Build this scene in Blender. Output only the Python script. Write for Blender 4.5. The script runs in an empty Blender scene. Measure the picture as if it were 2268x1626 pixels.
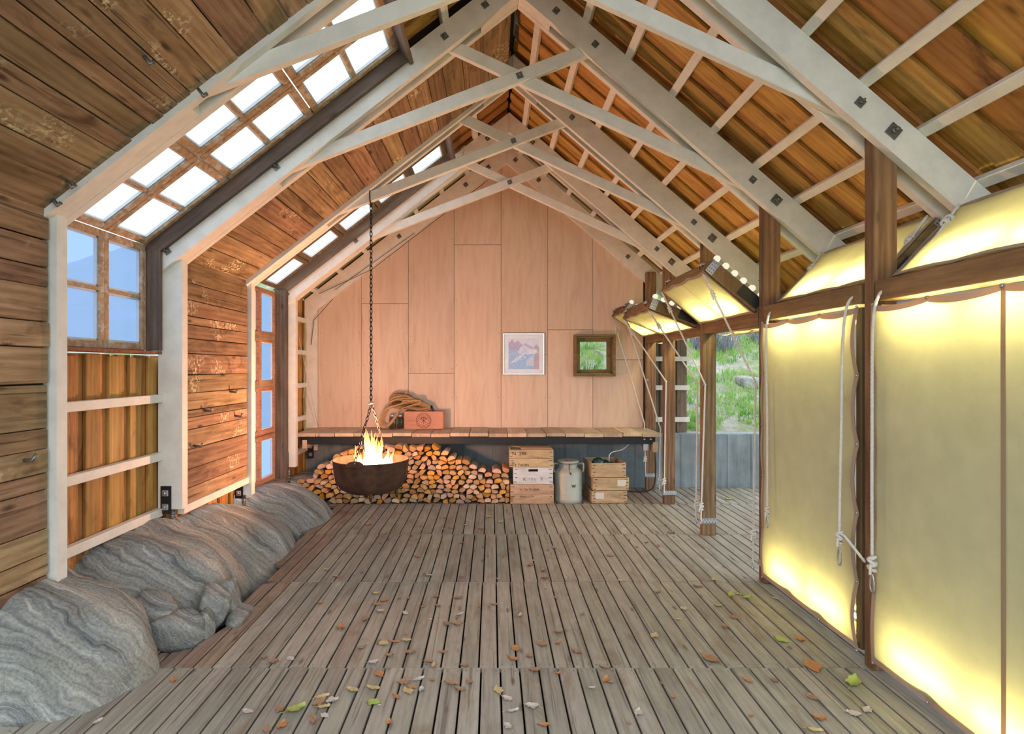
import bpy, bmesh, math, random
from mathutils import Vector, Matrix, noise
random.seed(7)
C = bpy.context.scene.collection
PI = math.pi
R = random.uniform
# ---------------------------------------------------------------- camera, sky, exposure
F_PX, VPX, VPY, EYE = 1270.0, 1090.0, 814.0, 1.57
sc = bpy.context.scene
cam = bpy.data.cameras.new('camera'); cam.sensor_width = 36.0
cam.lens = F_PX / 2268 * 36.0
cam.shift_x = (1134 - VPX) / 2268.0
cam.shift_y = (VPY - 813) / 2268.0
cam.clip_start = 0.05; cam.clip_end = 300
camo = bpy.data.objects.new('camera', cam); C.objects.link(camo)
camo.location = (0, 0, EYE); camo.rotation_euler = (PI / 2, 0, 0)
sc.camera = camo
sc.view_settings.view_transform = 'Standard'
sc.view_settings.look = 'None'
sc.view_settings.exposure = 0.92
sc.view_settings.gamma = 1.0
sc.view_settings.use_curve_mapping = False
cy = sc.cycles
cy.adaptive_threshold = 0.02; cy.max_bounces = 6; cy.diffuse_bounces = 5; cy.glossy_bounces = 3
cy.transmission_bounces = 5; cy.transparent_max_bounces = 10
cy.caustics_reflective = False; cy.caustics_refractive = False
cy.sample_clamp_indirect = 4.0

wd = bpy.data.worlds.new('sky'); sc.world = wd; wd.use_nodes = True
_t = wd.node_tree; _t.nodes.clear()
_o = _t.nodes.new('ShaderNodeOutputWorld'); _b = _t.nodes.new('ShaderNodeBackground')
_tc = _t.nodes.new('ShaderNodeTexCoord'); _sp = _t.nodes.new('ShaderNodeSeparateXYZ')
_rp = _t.nodes.new('ShaderNodeValToRGB')
_rp.color_ramp.elements[0].position = 0.0; _rp.color_ramp.elements[0].color = (0.80, 0.88, 1.0, 1)
_rp.color_ramp.elements[1].position = 0.8; _rp.color_ramp.elements[1].color = (0.86, 0.93, 1.0, 1)
_t.links.new(_tc.outputs['Generated'], _sp.inputs[0]); _t.links.new(_sp.outputs['Z'], _rp.inputs[0])
_t.links.new(_rp.outputs[0], _b.inputs['Color']); _t.links.new(_b.outputs[0], _o.inputs[0])
_b.inputs['Strength'].default_value = 1.5
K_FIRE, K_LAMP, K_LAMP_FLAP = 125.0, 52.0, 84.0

def px(u, v, d):
    return Vector(((u - VPX) * d / F_PX, d, EYE - (v - VPY) * d / F_PX))

# ---------------------------------------------------------------- node materials
class NT:
    def __init__(s, name):
        s.m = bpy.data.materials.new(name); s.m.use_nodes = True
        s.t = s.m.node_tree; s.t.nodes.clear()
        s.out = s.t.nodes.new('ShaderNodeOutputMaterial')
    def n(s, typ, ins=None, **kw):
        nd = s.t.nodes.new('ShaderNode' + typ)
        for k, v in kw.items(): setattr(nd, k, v)
        for k, v in (ins or {}).items():
            if isinstance(v, bpy.types.NodeSocket): s.t.links.new(v, nd.inputs[k])
            else: nd.inputs[k].default_value = v
        return nd
    def ramp(s, fac, stops, interp='LINEAR'):
        r = s.n('ValToRGB', {0: fac}); e = r.color_ramp.elements; r.color_ramp.interpolation = interp
        while len(e) < len(stops): e.new(0.5)
        for q, (p, c) in zip(e, stops):
            q.position = p; q.color = (c[0], c[1], c[2], 1) if not isinstance(c, (int, float)) else (c, c, c, 1)
        return r.outputs[0]
    def mix(s, a, b, fac, blend='MIX'):
        m = s.n('Mix', data_type='RGBA', blend_type=blend)
        for i, v in ((0, fac), (6, a), (7, b)):
            if isinstance(v, bpy.types.NodeSocket): s.t.links.new(v, m.inputs[i])
            elif i == 0: m.inputs[0].default_value = v
            else: m.inputs[i].default_value = (v[0], v[1], v[2], 1)
        return m.outputs[2]
    def math(s, op, a, b=0.0):
        m = s.n('Math', {0: a, 1: b}, operation=op); return m.outputs[0]
    def coord(s, scale=(1, 1, 1), rnd=True, rot=(0, 0, 0), out='Object'):
        tc = s.n('TexCoord').outputs[out]
        if rnd:
            oi = s.n('ObjectInfo').outputs['Random']
            off = s.n('VectorMath', {0: (17.3, 9.1, 5.7), 'Scale': oi}, operation='SCALE').outputs[0]
            tc = s.n('VectorMath', {0: tc, 1: off}, operation='ADD').outputs[0]
        return s.n('Mapping', {'Vector': tc, 'Scale': scale, 'Rotation': rot}).outputs[0]
    def noise(s, vec, scale, detail=4, rough=0.55, dist=0.0):
        return s.n('TexNoise', {'Vector': vec, 'Scale': scale, 'Detail': detail, 'Roughness': rough, 'Distortion': dist}).outputs[0]
    def bump(s, h, strength=0.3, dist=0.01):
        return s.n('Bump', {'Height': h, 'Strength': strength, 'Distance': dist}).outputs[0]
    def bsdf(s, color, rough=0.6, metal=0.0, normal=None, spec=0.3, **ins):
        d = {'Base Color': color if isinstance(color, bpy.types.NodeSocket) else (*color, 1), 'Roughness': rough, 'Metallic': metal, 'Specular IOR Level': spec}
        d.update(ins)
        if normal is not None: d['Normal'] = normal
        b = s.n('BsdfPrincipled', d); s.t.links.new(b.outputs[0], s.out.inputs[0]); return b
    def surf(s, sock): s.t.links.new(sock, s.out.inputs[0]); return s.m

def wood(name, dark, mid, light, g=1.0, rough=0.7, bump=0.35, vary=0.35, knots=0.8, stain=None, flakes=None, spec=0.25, ring=0.26, blot=0.5, ax='x', crack=0.0):
    N = NT(name)
    def P(t): return t if ax == 'x' else ((t[1], t[0], t[2]) if ax == 'y' else (t[1], t[2], t[0]))
    n1 = N.mix(N.noise(N.coord(P((1.6 * g, 24 * g, 24 * g))), 1.6, 5, 0.65, 0.4), N.noise(N.coord(P((0.9 * g, 6 * g, 6 * g))), 1.3, 4, 0.6, 0.8), 0.5)
    v2 = N.coord(P((0.55 * g, 5.5 * g, 5.5 * g)))
    wv = N.n('TexWave', {'Vector': v2, 'Scale': 1.3, 'Distortion': 8.5, 'Detail': 3.0, 'Detail Scale': 0.8}, wave_type='BANDS', bands_direction='Y' if ax == 'x' else 'X').outputs[1]
    f = N.mix((0.5, 0.5, 0.5), wv, ring)
    f = N.mix(f, n1, 0.72)
    col = N.ramp(f, [(0.30, dark), (0.48, mid), (0.68, light)])
    v3 = N.coord(P((2.2 * g, 5 * g, 5 * g)))
    bl = N.noise(v3, 1.5, 4, 0.6, 0.3)
    col = N.mix(col, N.ramp(bl, [(0.3, 0.5), (0.62, 1.0)]), blot, 'MULTIPLY')
    if knots:
        v4 = N.coord(P((2.0 * g, 6.5 * g, 3.0)))
        vo = N.n('TexVoronoi', {'Vector': v4, 'Scale': 1.15, 'Randomness': 1.0}).outputs[0]
        kn = N.ramp(vo, [(0.05, 1.0), (0.14, 0.0)])
        col = N.mix(col, tuple(x * 0.35 for x in dark), N.math('MULTIPLY', kn, knots))
    if crack:
        ck = N.ramp(N.noise(N.coord(P((0.8 * g, 30 * g, 30 * g))), 1.3, 3, 0.6, 0.5), [(0.60, 0.0), (0.67, 1.0)])
        col = N.mix(col, tuple(x * 0.3 for x in dark), N.math('MULTIPLY', ck, crack)); f = N.mix(f, (0, 0, 0), N.math('MULTIPLY', ck, crack))
    if stain:
        v5 = N.coord((1.1, 3.2, 3.2))
        st = N.ramp(N.noise(v5, 1.7, 5, 0.65, 0.8), [(0.55, 0.0), (0.7, 1.0)])
        col = N.mix(col, stain, N.math('MULTIPLY', st, 0.75))
    if flakes:
        v6 = N.coord((1, 1, 1))
        big = N.ramp(N.noise(v6, 2.3, 2, 0.5), [(0.6, 0.0), (0.68, 1.0)])
        fine = N.ramp(N.noise(v6, 42, 4, 0.7), [(0.52, 0.0), (0.56, 1.0)])
        col = N.mix(col, flakes, N.math('MULTIPLY', big, fine))
    oi = N.n('ObjectInfo').outputs['Random']
    val = N.math('ADD', N.math('MULTIPLY', oi, vary), 1.0 - vary * 0.5)
    h2 = N.math('ADD', N.math('MULTIPLY', N.math('FRACT', N.math('MULTIPLY', oi, 37.7)), 0.03), 0.485)
    col = N.n('HueSaturation', {'Hue': h2, 'Value': val, 'Color': col}).outputs[0]
    N.bsdf(col, rough, 0, N.bump(f, bump, 0.004), spec)
    return N.m

M = {}
def paint(name, c, rough=0.5, b=0.12):
    N = NT(name); v = N.coord((3, 3, 3))
    n1 = N.noise(v, 3.0, 5, 0.6)
    col = N.mix(c, tuple(x * 0.86 for x in c), N.ramp(n1, [(0.4, 0.0), (0.75, 1.0)]))
    v2 = N.coord((40, 40, 40)); sp = N.ramp(N.noise(v2, 1.0, 2, 0.5), [(0.76, 0.0), (0.79, 1.0)])
    col = N.mix(col, tuple(x * 0.45 for x in c), N.math('MULTIPLY', sp, 0.6))
    N.bsdf(col, rough, 0, N.bump(N.noise(v, 30, 3, 0.6), b, 0.003), 0.35); return N.m
M['white'] = paint('white_paint', (0.82, 0.80, 0.715))
M['reclaimed'] = wood('reclaimed_plank_wood', (0.12, 0.068, 0.036), (0.31, 0.195, 0.105), (0.50, 0.35, 0.215), 1.0, 0.8, 0.6, 0.6, 0.85, (0.07, 0.038, 0.02), (0.62, 0.52, 0.34), crack=0.7)
M['roofboard'] = wood('orange_roof_board', (0.19, 0.085, 0.020), (0.47, 0.24, 0.062), (0.64, 0.37, 0.12), 1.0, 0.55, 0.25, 0.45, 0.7, (0.10, 0.04, 0.015))
M['post'] = wood('brown_stained_post_wood', (0.075, 0.040, 0.018), (0.20, 0.115, 0.055), (0.33, 0.21, 0.11), 1.0, 0.65, 0.35, 0.3, 0.9, ring=0.4, crack=0.4)
M['brown'] = wood('dark_brown_stained_wood', (0.055, 0.038, 0.027), (0.15, 0.105, 0.075), (0.25, 0.185, 0.135), 1.0, 0.65, 0.3, 0.35, 0.8)
M['brown_y'] = wood('golden_brown_rail_wood', (0.08, 0.045, 0.018), (0.21, 0.125, 0.055), (0.34, 0.21, 0.10), 1.0, 0.65, 0.3, 0.3, 0.8, ax='y')
M['brown_z'] = wood('brown_stile_wood', (0.06, 0.035, 0.018), (0.17, 0.10, 0.05), (0.28, 0.17, 0.09), 1.0, 0.65, 0.3, 0.3, 0.8, ax='z')
M['deck'] = wood('weathered_grey_deck_board', (0.20, 0.185, 0.145), (0.32, 0.302, 0.25), (0.42, 0.405, 0.345), 1.25, 0.72, 0.5, 0.24, 0.7, (0.20, 0.145, 0.10), ring=0.22, blot=0.4, crack=0.55)
M['deckbrown'] = wood('brown_unfaded_deck_board', (0.15, 0.10, 0.07), (0.285, 0.215, 0.16), (0.38, 0.31, 0.24), 1.25, 0.72, 0.5, 0.3, 0.7, (0.13, 0.07, 0.04), ring=0.22, blot=0.4, crack=0.55)
M['bench'] = wood('pale_bench_plank', (0.40, 0.28, 0.175), (0.60, 0.455, 0.31), (0.72, 0.585, 0.43), 1.0, 0.75, 0.25, 0.42, 0.6, ring=0.15)
M['crate'] = wood('old_crate_wood', (0.30, 0.19, 0.10), (0.55, 0.38, 0.22), (0.68, 0.51, 0.33), 1.5, 0.75, 0.3, 0.3, 0.6, (0.25, 0.14, 0.07))
M['cratewhite'] = wood('worn_white_crate_wood', (0.42, 0.42, 0.42), (0.66, 0.66, 0.65), (0.78, 0.78, 0.77), 1.5, 0.7, 0.3, 0.1, 0.3, (0.36, 0.3, 0.26))
M['box'] = wood('reddish_box_wood', (0.42, 0.2, 0.1), (0.60, 0.31, 0.17), (0.68, 0.39, 0.23), 1.0, 0.6, 0.15, 0.1, 0.5)
M['bark'] = wood('birch_bark', (0.08, 0.055, 0.04), (0.30, 0.23, 0.17), (0.55, 0.47, 0.38), 2.0, 0.85, 0.5, 0.6, 0.0)
M['sill'] = wood('reddish_sill_wood', (0.12, 0.04, 0.02), (0.26, 0.10, 0.05), (0.36, 0.16, 0.08), 1.0, 0.6, 0.3, 0.2, 0.5)
M['greybrown'] = wood('greyed_cladding_wood', (0.07, 0.05, 0.035), (0.20, 0.15, 0.10), (0.31, 0.24, 0.17), 1.0, 0.75, 0.3, 0.4, 0.8)

def m_endgrain():
    N = NT('cut_log_end'); v = N.coord((1, 1, 1))
    n1 = N.noise(v, 30, 4, 0.6); n2 = N.noise(v, 9, 3, 0.5)
    col = N.ramp(n2, [(0.3, (0.46, 0.20, 0.055)), (0.55, (0.62, 0.32, 0.105)), (0.8, (0.68, 0.42, 0.18))])
    col = N.mix(col, (0.30, 0.13, 0.04), N.ramp(n1, [(0.6, 0.0), (0.75, 0.6)]))
    oi = N.n('ObjectInfo').outputs['Random']
    col = N.n('HueSaturation', {'Hue': N.math('ADD', N.math('MULTIPLY', oi, 0.035), 0.485), 'Saturation': N.math('ADD', N.math('MULTIPLY', N.math('FRACT', N.math('MULTIPLY', oi, 31.3)), 0.6), 0.55), 'Value': N.math('ADD', N.math('MULTIPLY', N.math('FRACT', N.math('MULTIPLY', oi, 57.1)), 0.5), 0.72), 'Color': col}).outputs[0]
    N.bsdf(col, 0.8, 0, N.bump(n1, 0.3, 0.003), 0.2); return N.m
M['logend'] = m_endgrain()

def m_ply():
    N = NT('birch_plywood'); v = N.coord((2.2, 0.5, 6.0), rot=(0, 0, 0))
    v = N.coord((7.0, 1.0, 0.9))
    n1 = N.noise(v, 1.4, 5, 0.6, 1.2)
    wv = N.n('TexWave', {'Vector': N.coord((2.2, 1, 0.5)), 'Scale': 1.2, 'Distortion': 14.0, 'Detail': 4.0, 'Detail Scale': 1.8}, bands_direction='X').outputs[1]
    f = N.mix(n1, wv, 0.12)
    col = N.ramp(f, [(0.25, (0.62, 0.43, 0.30)), (0.5, (0.70, 0.52, 0.38)), (0.75, (0.74, 0.57, 0.43))])
    st = N.ramp(N.noise(N.coord((9.0, 1, 1.1)), 0.9, 3, 0.5, 0.2), [(0.70, 0.0), (0.76, 1.0)])
    col = N.mix(col, (0.42, 0.25, 0.14), N.math('MULTIPLY', st, 0.55))
    oi = N.n('ObjectInfo').outputs['Random']
    col = N.n('HueSaturation', {'Value': N.math('ADD', N.math('MULTIPLY', oi, 0.12), 0.94), 'Color': col}).outputs[0]
    N.bsdf(col, 0.55, 0, N.bump(f, 0.08, 0.003), 0.3); return N.m
M['ply'] = m_ply()

def m_rock():
    N = NT('banded_grey_gneiss')
    tc = N.n('TexCoord').outputs['Object']
    warp = N.n('TexNoise', {'Vector': tc, 'Scale': 2.0, 'Detail': 4.0, 'Roughness': 0.5}).outputs[1]
    tw = N.n('VectorMath', {0: tc, 1: N.n('VectorMath', {0: warp, 'Scale': 0.34}, operation='SCALE').outputs[0]}, operation='ADD').outputs[0]
    s1 = N.n('VectorMath', {0: tw, 1: (0.32, 0.78, 0.52)}, operation='DOT_PRODUCT').outputs[1]
    sp = N.n('SeparateXYZ', {0: tc})
    def band(k, l): return N.noise(N.n('CombineXYZ', {0: N.math('MULTIPLY', s1, k), 1: N.math('MULTIPLY', sp.outputs[0], l), 2: N.math('MULTIPLY', sp.outputs[2], l)}).outputs[0], 1.0, 4, 0.6)
    f = N.mix(band(16.0, 0.8), band(60.0, 2.0), 0.5)
    col = N.ramp(f, [(0.34, (0.10, 0.105, 0.10)), (0.44, (0.24, 0.25, 0.235)), (0.54, (0.37, 0.375, 0.34)), (0.66, (0.56, 0.55, 0.48))])
    n2 = N.noise(tc, 2.6, 5, 0.6)
    col = N.mix(col, (0.34, 0.30, 0.21), N.ramp(n2, [(0.52, 0.0), (0.75, 0.5)]))
    n3 = N.noise(tc, 70, 3, 0.7)
    col = N.mix(col, N.ramp(n3, [(0.32, 0.4), (0.6, 1.0)]), 0.6, 'MULTIPLY')
    vein = N.ramp(band(23.0, 0.9), [(0.68, 0.0), (0.71, 1.0)])
    col = N.mix(col, (0.62, 0.60, 0.55), N.math('MULTIPLY', vein, 0.7))
    crk = N.ramp(band(9.0, 0.5), [(0.28, 1.0), (0.31, 0.0)])
    col = N.mix(col, (0.05, 0.05, 0.048), N.math('MULTIPLY', crk, 0.8))
    h = N.mix(f, n3, 0.25); h = N.mix(h, (0, 0, 0), N.math('MULTIPLY', crk, 0.7))
    N.bsdf(col, 0.75, 0, N.bump(h, 0.9, 0.03), 0.3); return N.m
M['rock'] = m_rock()

def m_canvas():
    N = NT('cream_sail_canvas'); tc = N.coord((1, 1, 1), rnd=False)
    wv = N.mix(N.n('TexWave', {'Vector': tc, 'Scale': 120.0, 'Distortion': 1.5}, bands_direction='Y').outputs[1], N.n('TexWave', {'Vector': tc, 'Scale': 120.0, 'Distortion': 1.5}, bands_direction='Z').outputs[1], 0.5)
    n1 = N.noise(tc, 5, 4, 0.6)
    k = N.mix(N.ramp(n1, [(0.3, 0.85), (0.7, 1.0)]), N.ramp(wv, [(0.2, 0.86), (0.8, 1.0)]), 0.5, 'MULTIPLY')
    smg = N.ramp(N.noise(N.n('Mapping', {'Vector': tc, 'Scale': (1, 3.4, 1.6)}).outputs[0], 1.6, 4, 0.6, 0.4), [(0.70, 0.0), (0.76, 1.0)])
    k = N.mix(k, (0.35, 0.28, 0.2), N.math('MULTIPLY', smg, 0.5))
    cd = N.mix((0.70, 0.67, 0.44), k, 1.0, 'MULTIPLY'); ct = N.mix((0.74, 0.71, 0.40), k, 1.0, 'MULTIPLY')
    nb = N.bump(wv, 0.1, 0.001)
    d = N.n('BsdfDiffuse', {'Color': cd, 'Normal': nb}); t = N.n('BsdfTranslucent', {'Color': ct})
    mx = N.n('MixShader', {0: 0.5}); N.t.links.new(d.outputs[0], mx.inputs[1]); N.t.links.new(t.outputs[0], mx.inputs[2])
    return N.surf(mx.outputs[0])
M['canvas'] = m_canvas()
def m_hem(name, cd, ct):
    N = NT(name)
    d = N.n('BsdfDiffuse', {'Color': (*cd, 1)}); t = N.n('BsdfTranslucent', {'Color': (*ct, 1)})
    mx = N.n('MixShader', {0: 0.35}); N.t.links.new(d.outputs[0], mx.inputs[1]); N.t.links.new(t.outputs[0], mx.inputs[2])
    return N.surf(mx.outputs[0])
M['hem'] = m_hem('doubled_canvas_hem', (0.50, 0.42, 0.36), (0.45, 0.22, 0.09))
M['seam'] = m_hem('doubled_canvas_seam', (0.42, 0.34, 0.24), (0.40, 0.2, 0.06))

def m_poly(name, tint, transp=0.45):
    N = NT(name); v = N.coord((1, 1, 1), rnd=False)
    w = N.n('TexWave', {'Vector': v, 'Scale': 34.0, 'Distortion': 0.2}, bands_direction='X').outputs[1]
    t = N.n('BsdfTranslucent', {'Color': (*tint, 1)}); tr = N.n('BsdfTransparent', {'Color': N.mix(tuple(x * 0.72 for x in tint), tint, w)})
    gl = N.n('BsdfGlossy', {'Color': (1, 1, 1, 1), 'Roughness': 0.15})
    m1 = N.n('MixShader', {0: transp}); N.t.links.new(t.outputs[0], m1.inputs[1]); N.t.links.new(tr.outputs[0], m1.inputs[2])
    m2 = N.n('MixShader', {0: 0.04}); N.t.links.new(m1.outputs[0], m2.inputs[1]); N.t.links.new(gl.outputs[0], m2.inputs[2])
    return N.surf(m2.outputs[0])
M['poly'] = m_poly('ribbed_polycarbonate_glazing', (0.90, 0.95, 1.0), 0.5)
M['polywall'] = m_poly('bluish_ribbed_wall_glazing', (0.58, 0.70, 0.90), 0.5)
M['polywhite'] = m_poly('opal_polycarbonate_backing', (0.55, 0.55, 0.53), 0.05)
def m_glass(name, c):
    N = NT(name)
    tr = N.n('BsdfTransparent', {'Color': (*c, 1)}); gl = N.n('BsdfGlossy', {'Color': (1, 1, 1, 1), 'Roughness': 0.05})
    m2 = N.n('MixShader', {0: N.n('LayerWeight', {0: 0.35}).outputs[1] if name == 'jar_glass' else 0.04}); N.t.links.new(tr.outputs[0], m2.inputs[1]); N.t.links.new(gl.outputs[0], m2.inputs[2])
    return N.surf(m2.outputs[0])
M['glass'] = m_glass('clear_glass', (0.93, 0.97, 0.95))
M['picglass'] = m_glass('picture_glass', (0.97, 0.97, 0.97))
M['jar'] = m_glass('jar_glass', (0.70, 0.74, 0.70))

def simple(name, c, rough=0.5, metal=0.0, spec=0.4, var=0.15, sc_=8.0, b=0.1):
    N = NT(name); v = N.coord((1, 1, 1)); n1 = N.noise(v, sc_, 5, 0.6)
    col = N.mix(tuple(x * (1 - var) for x in c), tuple(min(1, x * (1 + var)) for x in c), n1)
    N.bsdf(col, rough, metal, N.bump(n1, b, 0.003), spec); return N.m
M['black'] = simple('black_steel', (0.02, 0.02, 0.022), 0.45, 0.3)
M['dark'] = simple('dark_backing', (0.035, 0.024, 0.016), 0.9)
M['galv'] = simple('galvanised_steel', (0.50, 0.52, 0.54), 0.4, 0.85, var=0.25, sc_=30)
M['galvdark'] = simple('dull_galvanised_washer', (0.22, 0.23, 0.21), 0.45, 0.8, var=0.3, sc_=40)
M['concrete'] = None
M['rope'] = simple('off_white_rope', (0.66, 0.64, 0.58), 0.85, 0, 0.2, 0.2, 60)
M['hemp'] = simple('tan_hemp_rope', (0.46, 0.28, 0.135), 0.9, 0, 0.15, 0.45, 60)
M['chain'] = simple('blackened_iron_chain', (0.035, 0.03, 0.026), 0.5, 0.7, var=0.3)
M['alu'] = simple('dull_aluminium_can', (0.38, 0.40, 0.345), 0.5, 0.25, var=0.18, sc_=14)
M['silver'] = simple('polished_silver_frame', (0.75, 0.77, 0.8), 0.25, 0.8)
M['mat'] = simple('cream_mount_card', (0.86, 0.83, 0.77), 0.8)
M['ink'] = simple('faded_black_ink', (0.045, 0.035, 0.03), 0.9, var=0.3)
M['inkpale'] = simple('pale_pencil_ink', (0.30, 0.2, 0.12), 0.9)
M['paper'] = simple('pasted_paper_label', (0.66, 0.62, 0.54), 0.9)
M['brass'] = simple('brass_sheave', (0.6, 0.5, 0.2), 0.35, 0.9)
M['bottle'] = simple('dark_bottle_glass', (0.012, 0.011, 0.01), 0.12, 0, 0.6)
M['float'] = simple('dark_green_float_glass', (0.012, 0.045, 0.035), 0.08, 0, 0.8, var=0.1)
M['cablewhite'] = simple('white_cable', (0.75, 0.75, 0.75), 0.5)
M['cableblack'] = simple('black_cable', (0.03, 0.03, 0.035), 0.5)
M['red'] = simple('red_mark', (0.5, 0.15, 0.12), 0.6)
def m_pot():
    N = NT('rusty_iron_pot'); v = N.coord((1, 1, 1), rnd=False); n1 = N.noise(v, 9, 6, 0.65); n2 = N.noise(v, 50, 4, 0.6)
    col = N.ramp(n1, [(0.3, (0.045, 0.024, 0.016)), (0.55, (0.105, 0.052, 0.030)), (0.8, (0.17, 0.08, 0.045))])
    N.bsdf(col, 0.7, 0.35, N.bump(n2, 0.3, 0.003), 0.35); return N.m
M['pot'] = m_pot()
def m_conc():
    N = NT('board_marked_concrete'); v = N.coord((1, 1, 1), rnd=False)
    n1 = N.noise(v, 2.5, 6, 0.65); n2 = N.noise(N.n('Mapping', {'Vector': v, 'Scale': (9, 9, 0.8)}).outputs[0], 1.5, 4, 0.6)
    col = N.ramp(N.mix(n1, n2, 0.5), [(0.3, (0.13, 0.16, 0.17)), (0.55, (0.25, 0.29, 0.30)), (0.75, (0.37, 0.41, 0.42))])
    N.bsdf(col, 0.85, 0, N.bump(n1, 0.3, 0.006), 0.2); return N.m
M['concrete'] = m_conc()
def m_grass():
    N = NT('hillside_turf'); v = N.coord((1, 1, 1), rnd=False)
    n1 = N.noise(v, 1.4, 6, 0.7); n2 = N.noise(v, 7, 5, 0.7)
    col = N.ramp(n1, [(0.35, (0.14, 0.20, 0.08)), (0.45, (0.24, 0.31, 0.13)), (0.55, (0.36, 0.36, 0.30)), (0.68, (0.44, 0.42, 0.44))])
    col = N.mix(col, N.ramp(n2, [(0.3, 0.45), (0.65, 1.0)]), 0.8, 'MULTIPLY')
    N.bsdf(col, 0.9, 0, N.bump(n2, 0.6, 0.05), 0.1); return N.m
M['turf'] = m_grass()
def m_blade(name, stops):
    N = NT(name); v = N.coord((1, 1, 1), rnd=False)
    n1 = N.noise(v, 2.0, 5, 0.75)
    col = N.ramp(n1, stops)
    d = N.n('BsdfDiffuse', {'Color': col}); t = N.n('BsdfTranslucent', {'Color': col})
    mx = N.n('MixShader', {0: 0.35}); N.t.links.new(d.outputs[0], mx.inputs[1]); N.t.links.new(t.outputs[0], mx.inputs[2])
    return N.surf(mx.outputs[0])
M['blade'] = m_blade('grass_blades', [(0.34, (0.11, 0.28, 0.05)), (0.46, (0.22, 0.46, 0.09)), (0.57, (0.40, 0.54, 0.18)), (0.64, (0.42, 0.39, 0.40))])
M['heather'] = m_blade('purple_grey_heather', [(0.35, (0.14, 0.12, 0.20)), (0.5, (0.28, 0.25, 0.36)), (0.65, (0.22, 0.30, 0.14))])
M['litter'] = simple('rotten_leaf_mould', (0.10, 0.06, 0.035), 0.9, var=0.5)

def m_emit(name, c, s):
    N = NT(name); e = N.n('Emission', {'Color': (*c, 1), 'Strength': s}); return N.surf(e.outputs[0])
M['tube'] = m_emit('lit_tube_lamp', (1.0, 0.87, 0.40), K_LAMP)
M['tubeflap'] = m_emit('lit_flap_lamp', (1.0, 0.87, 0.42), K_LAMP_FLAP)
M['globe'] = m_emit('lit_opal_globe', (1.0, 0.95, 0.72), 0.5)
M['ember'] = m_emit('glowing_ember', (1.0, 0.30, 0.06), 6.0)
def m_flame():
    N = NT('fire_flame'); tc = N.n('TexCoord').outputs['Generated']; z = N.n('SeparateXYZ', {0: tc}).outputs[2]
    n1 = N.noise(tc, 4.0, 4, 0.6, 0.6)
    zz = N.math('ADD', z, N.math('MULTIPLY', N.math('SUBTRACT', n1, 0.5), 0.5))
    col = N.ramp(zz, [(0.05, (1.0, 0.80, 0.50)), (0.45, (1.0, 0.62, 0.26)), (0.7, (1.0, 0.34, 0.08)), (0.95, (1.0, 0.16, 0.03))])
    st = N.ramp(zz, [(0.0, 1.0), (0.55, 0.75), (1.0, 0.28)])
    lw = N.n('LayerWeight', {0: 0.3}).outputs[1]
    e = N.n('Emission', {'Color': col, 'Strength': N.math('MULTIPLY', st, 11.0)}); t = N.n('BsdfTransparent')
    al = N.math('MULTIPLY', N.math('ADD', lw, 0.15), N.ramp(zz, [(0.0, 0.15), (0.5, 0.35), (1.0, 0.85)]))
    mx = N.n('MixShader', {0: al}); N.t.links.new(e.outputs[0], mx.inputs[1]); N.t.links.new(t.outputs[0], mx.inputs[2])
    return N.surf(mx.outputs[0])
M['flame'] = m_flame()
def m_leaf(name, c, c2):
    N = NT(name); n1 = N.noise(N.coord((1, 1, 1)), 50, 3, 0.6)
    N.bsdf(N.mix(c, c2, n1), 0.7, 0, None, 0.25); return N.m
M['leaf_brown'] = m_leaf('dry_brown_leaf', (0.25, 0.14, 0.08), (0.42, 0.27, 0.17))
M['leaf_grey'] = m_leaf('pale_grey_leaf', (0.42, 0.37, 0.31), (0.60, 0.53, 0.46))
M['leaf_orange'] = m_leaf('orange_leaf', (0.36, 0.15, 0.06), (0.52, 0.27, 0.11))
M['leaf_yellow'] = m_leaf('yellow_tan_leaf', (0.46, 0.34, 0.14), (0.58, 0.47, 0.25))
M['leaf_green'] = m_leaf('yellow_green_leaf', (0.25, 0.36, 0.07), (0.46, 0.50, 0.14))
def m_sash():
    N = NT('peeling_white_sash_paint'); v = N.coord((6, 6, 6)); n1 = N.noise(v, 2.6, 8, 0.75)
    f = N.ramp(n1, [(0.50, 0.0), (0.60, 0.85)])
    woodc = N.ramp(N.noise(v, 3, 4, 0.6), [(0.3, (0.32, 0.19, 0.10)), (0.7, (0.56, 0.39, 0.24))])
    N.bsdf(N.mix(woodc, (0.62, 0.57, 0.48), f), 0.7, 0, N.bump(f, 0.3, 0.002), 0.2); return N.m
M['sash'] = m_sash()
M['putty'] = simple('whitish_glazing_putty', (0.66, 0.70, 0.72), 0.7, var=0.2, sc_=20)
M['greensash'] = wood('green_brown_sash', (0.05, 0.05, 0.03), (0.15, 0.12, 0.065), (0.24, 0.18, 0.10), 1.0, 0.7, 0.3, 0.2, 0.3)
M['redsash'] = wood('red_brown_sash', (0.18, 0.085, 0.045), (0.38, 0.20, 0.115), (0.48, 0.29, 0.18), 1.0, 0.65, 0.3, 0.2, 0.3)

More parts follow.
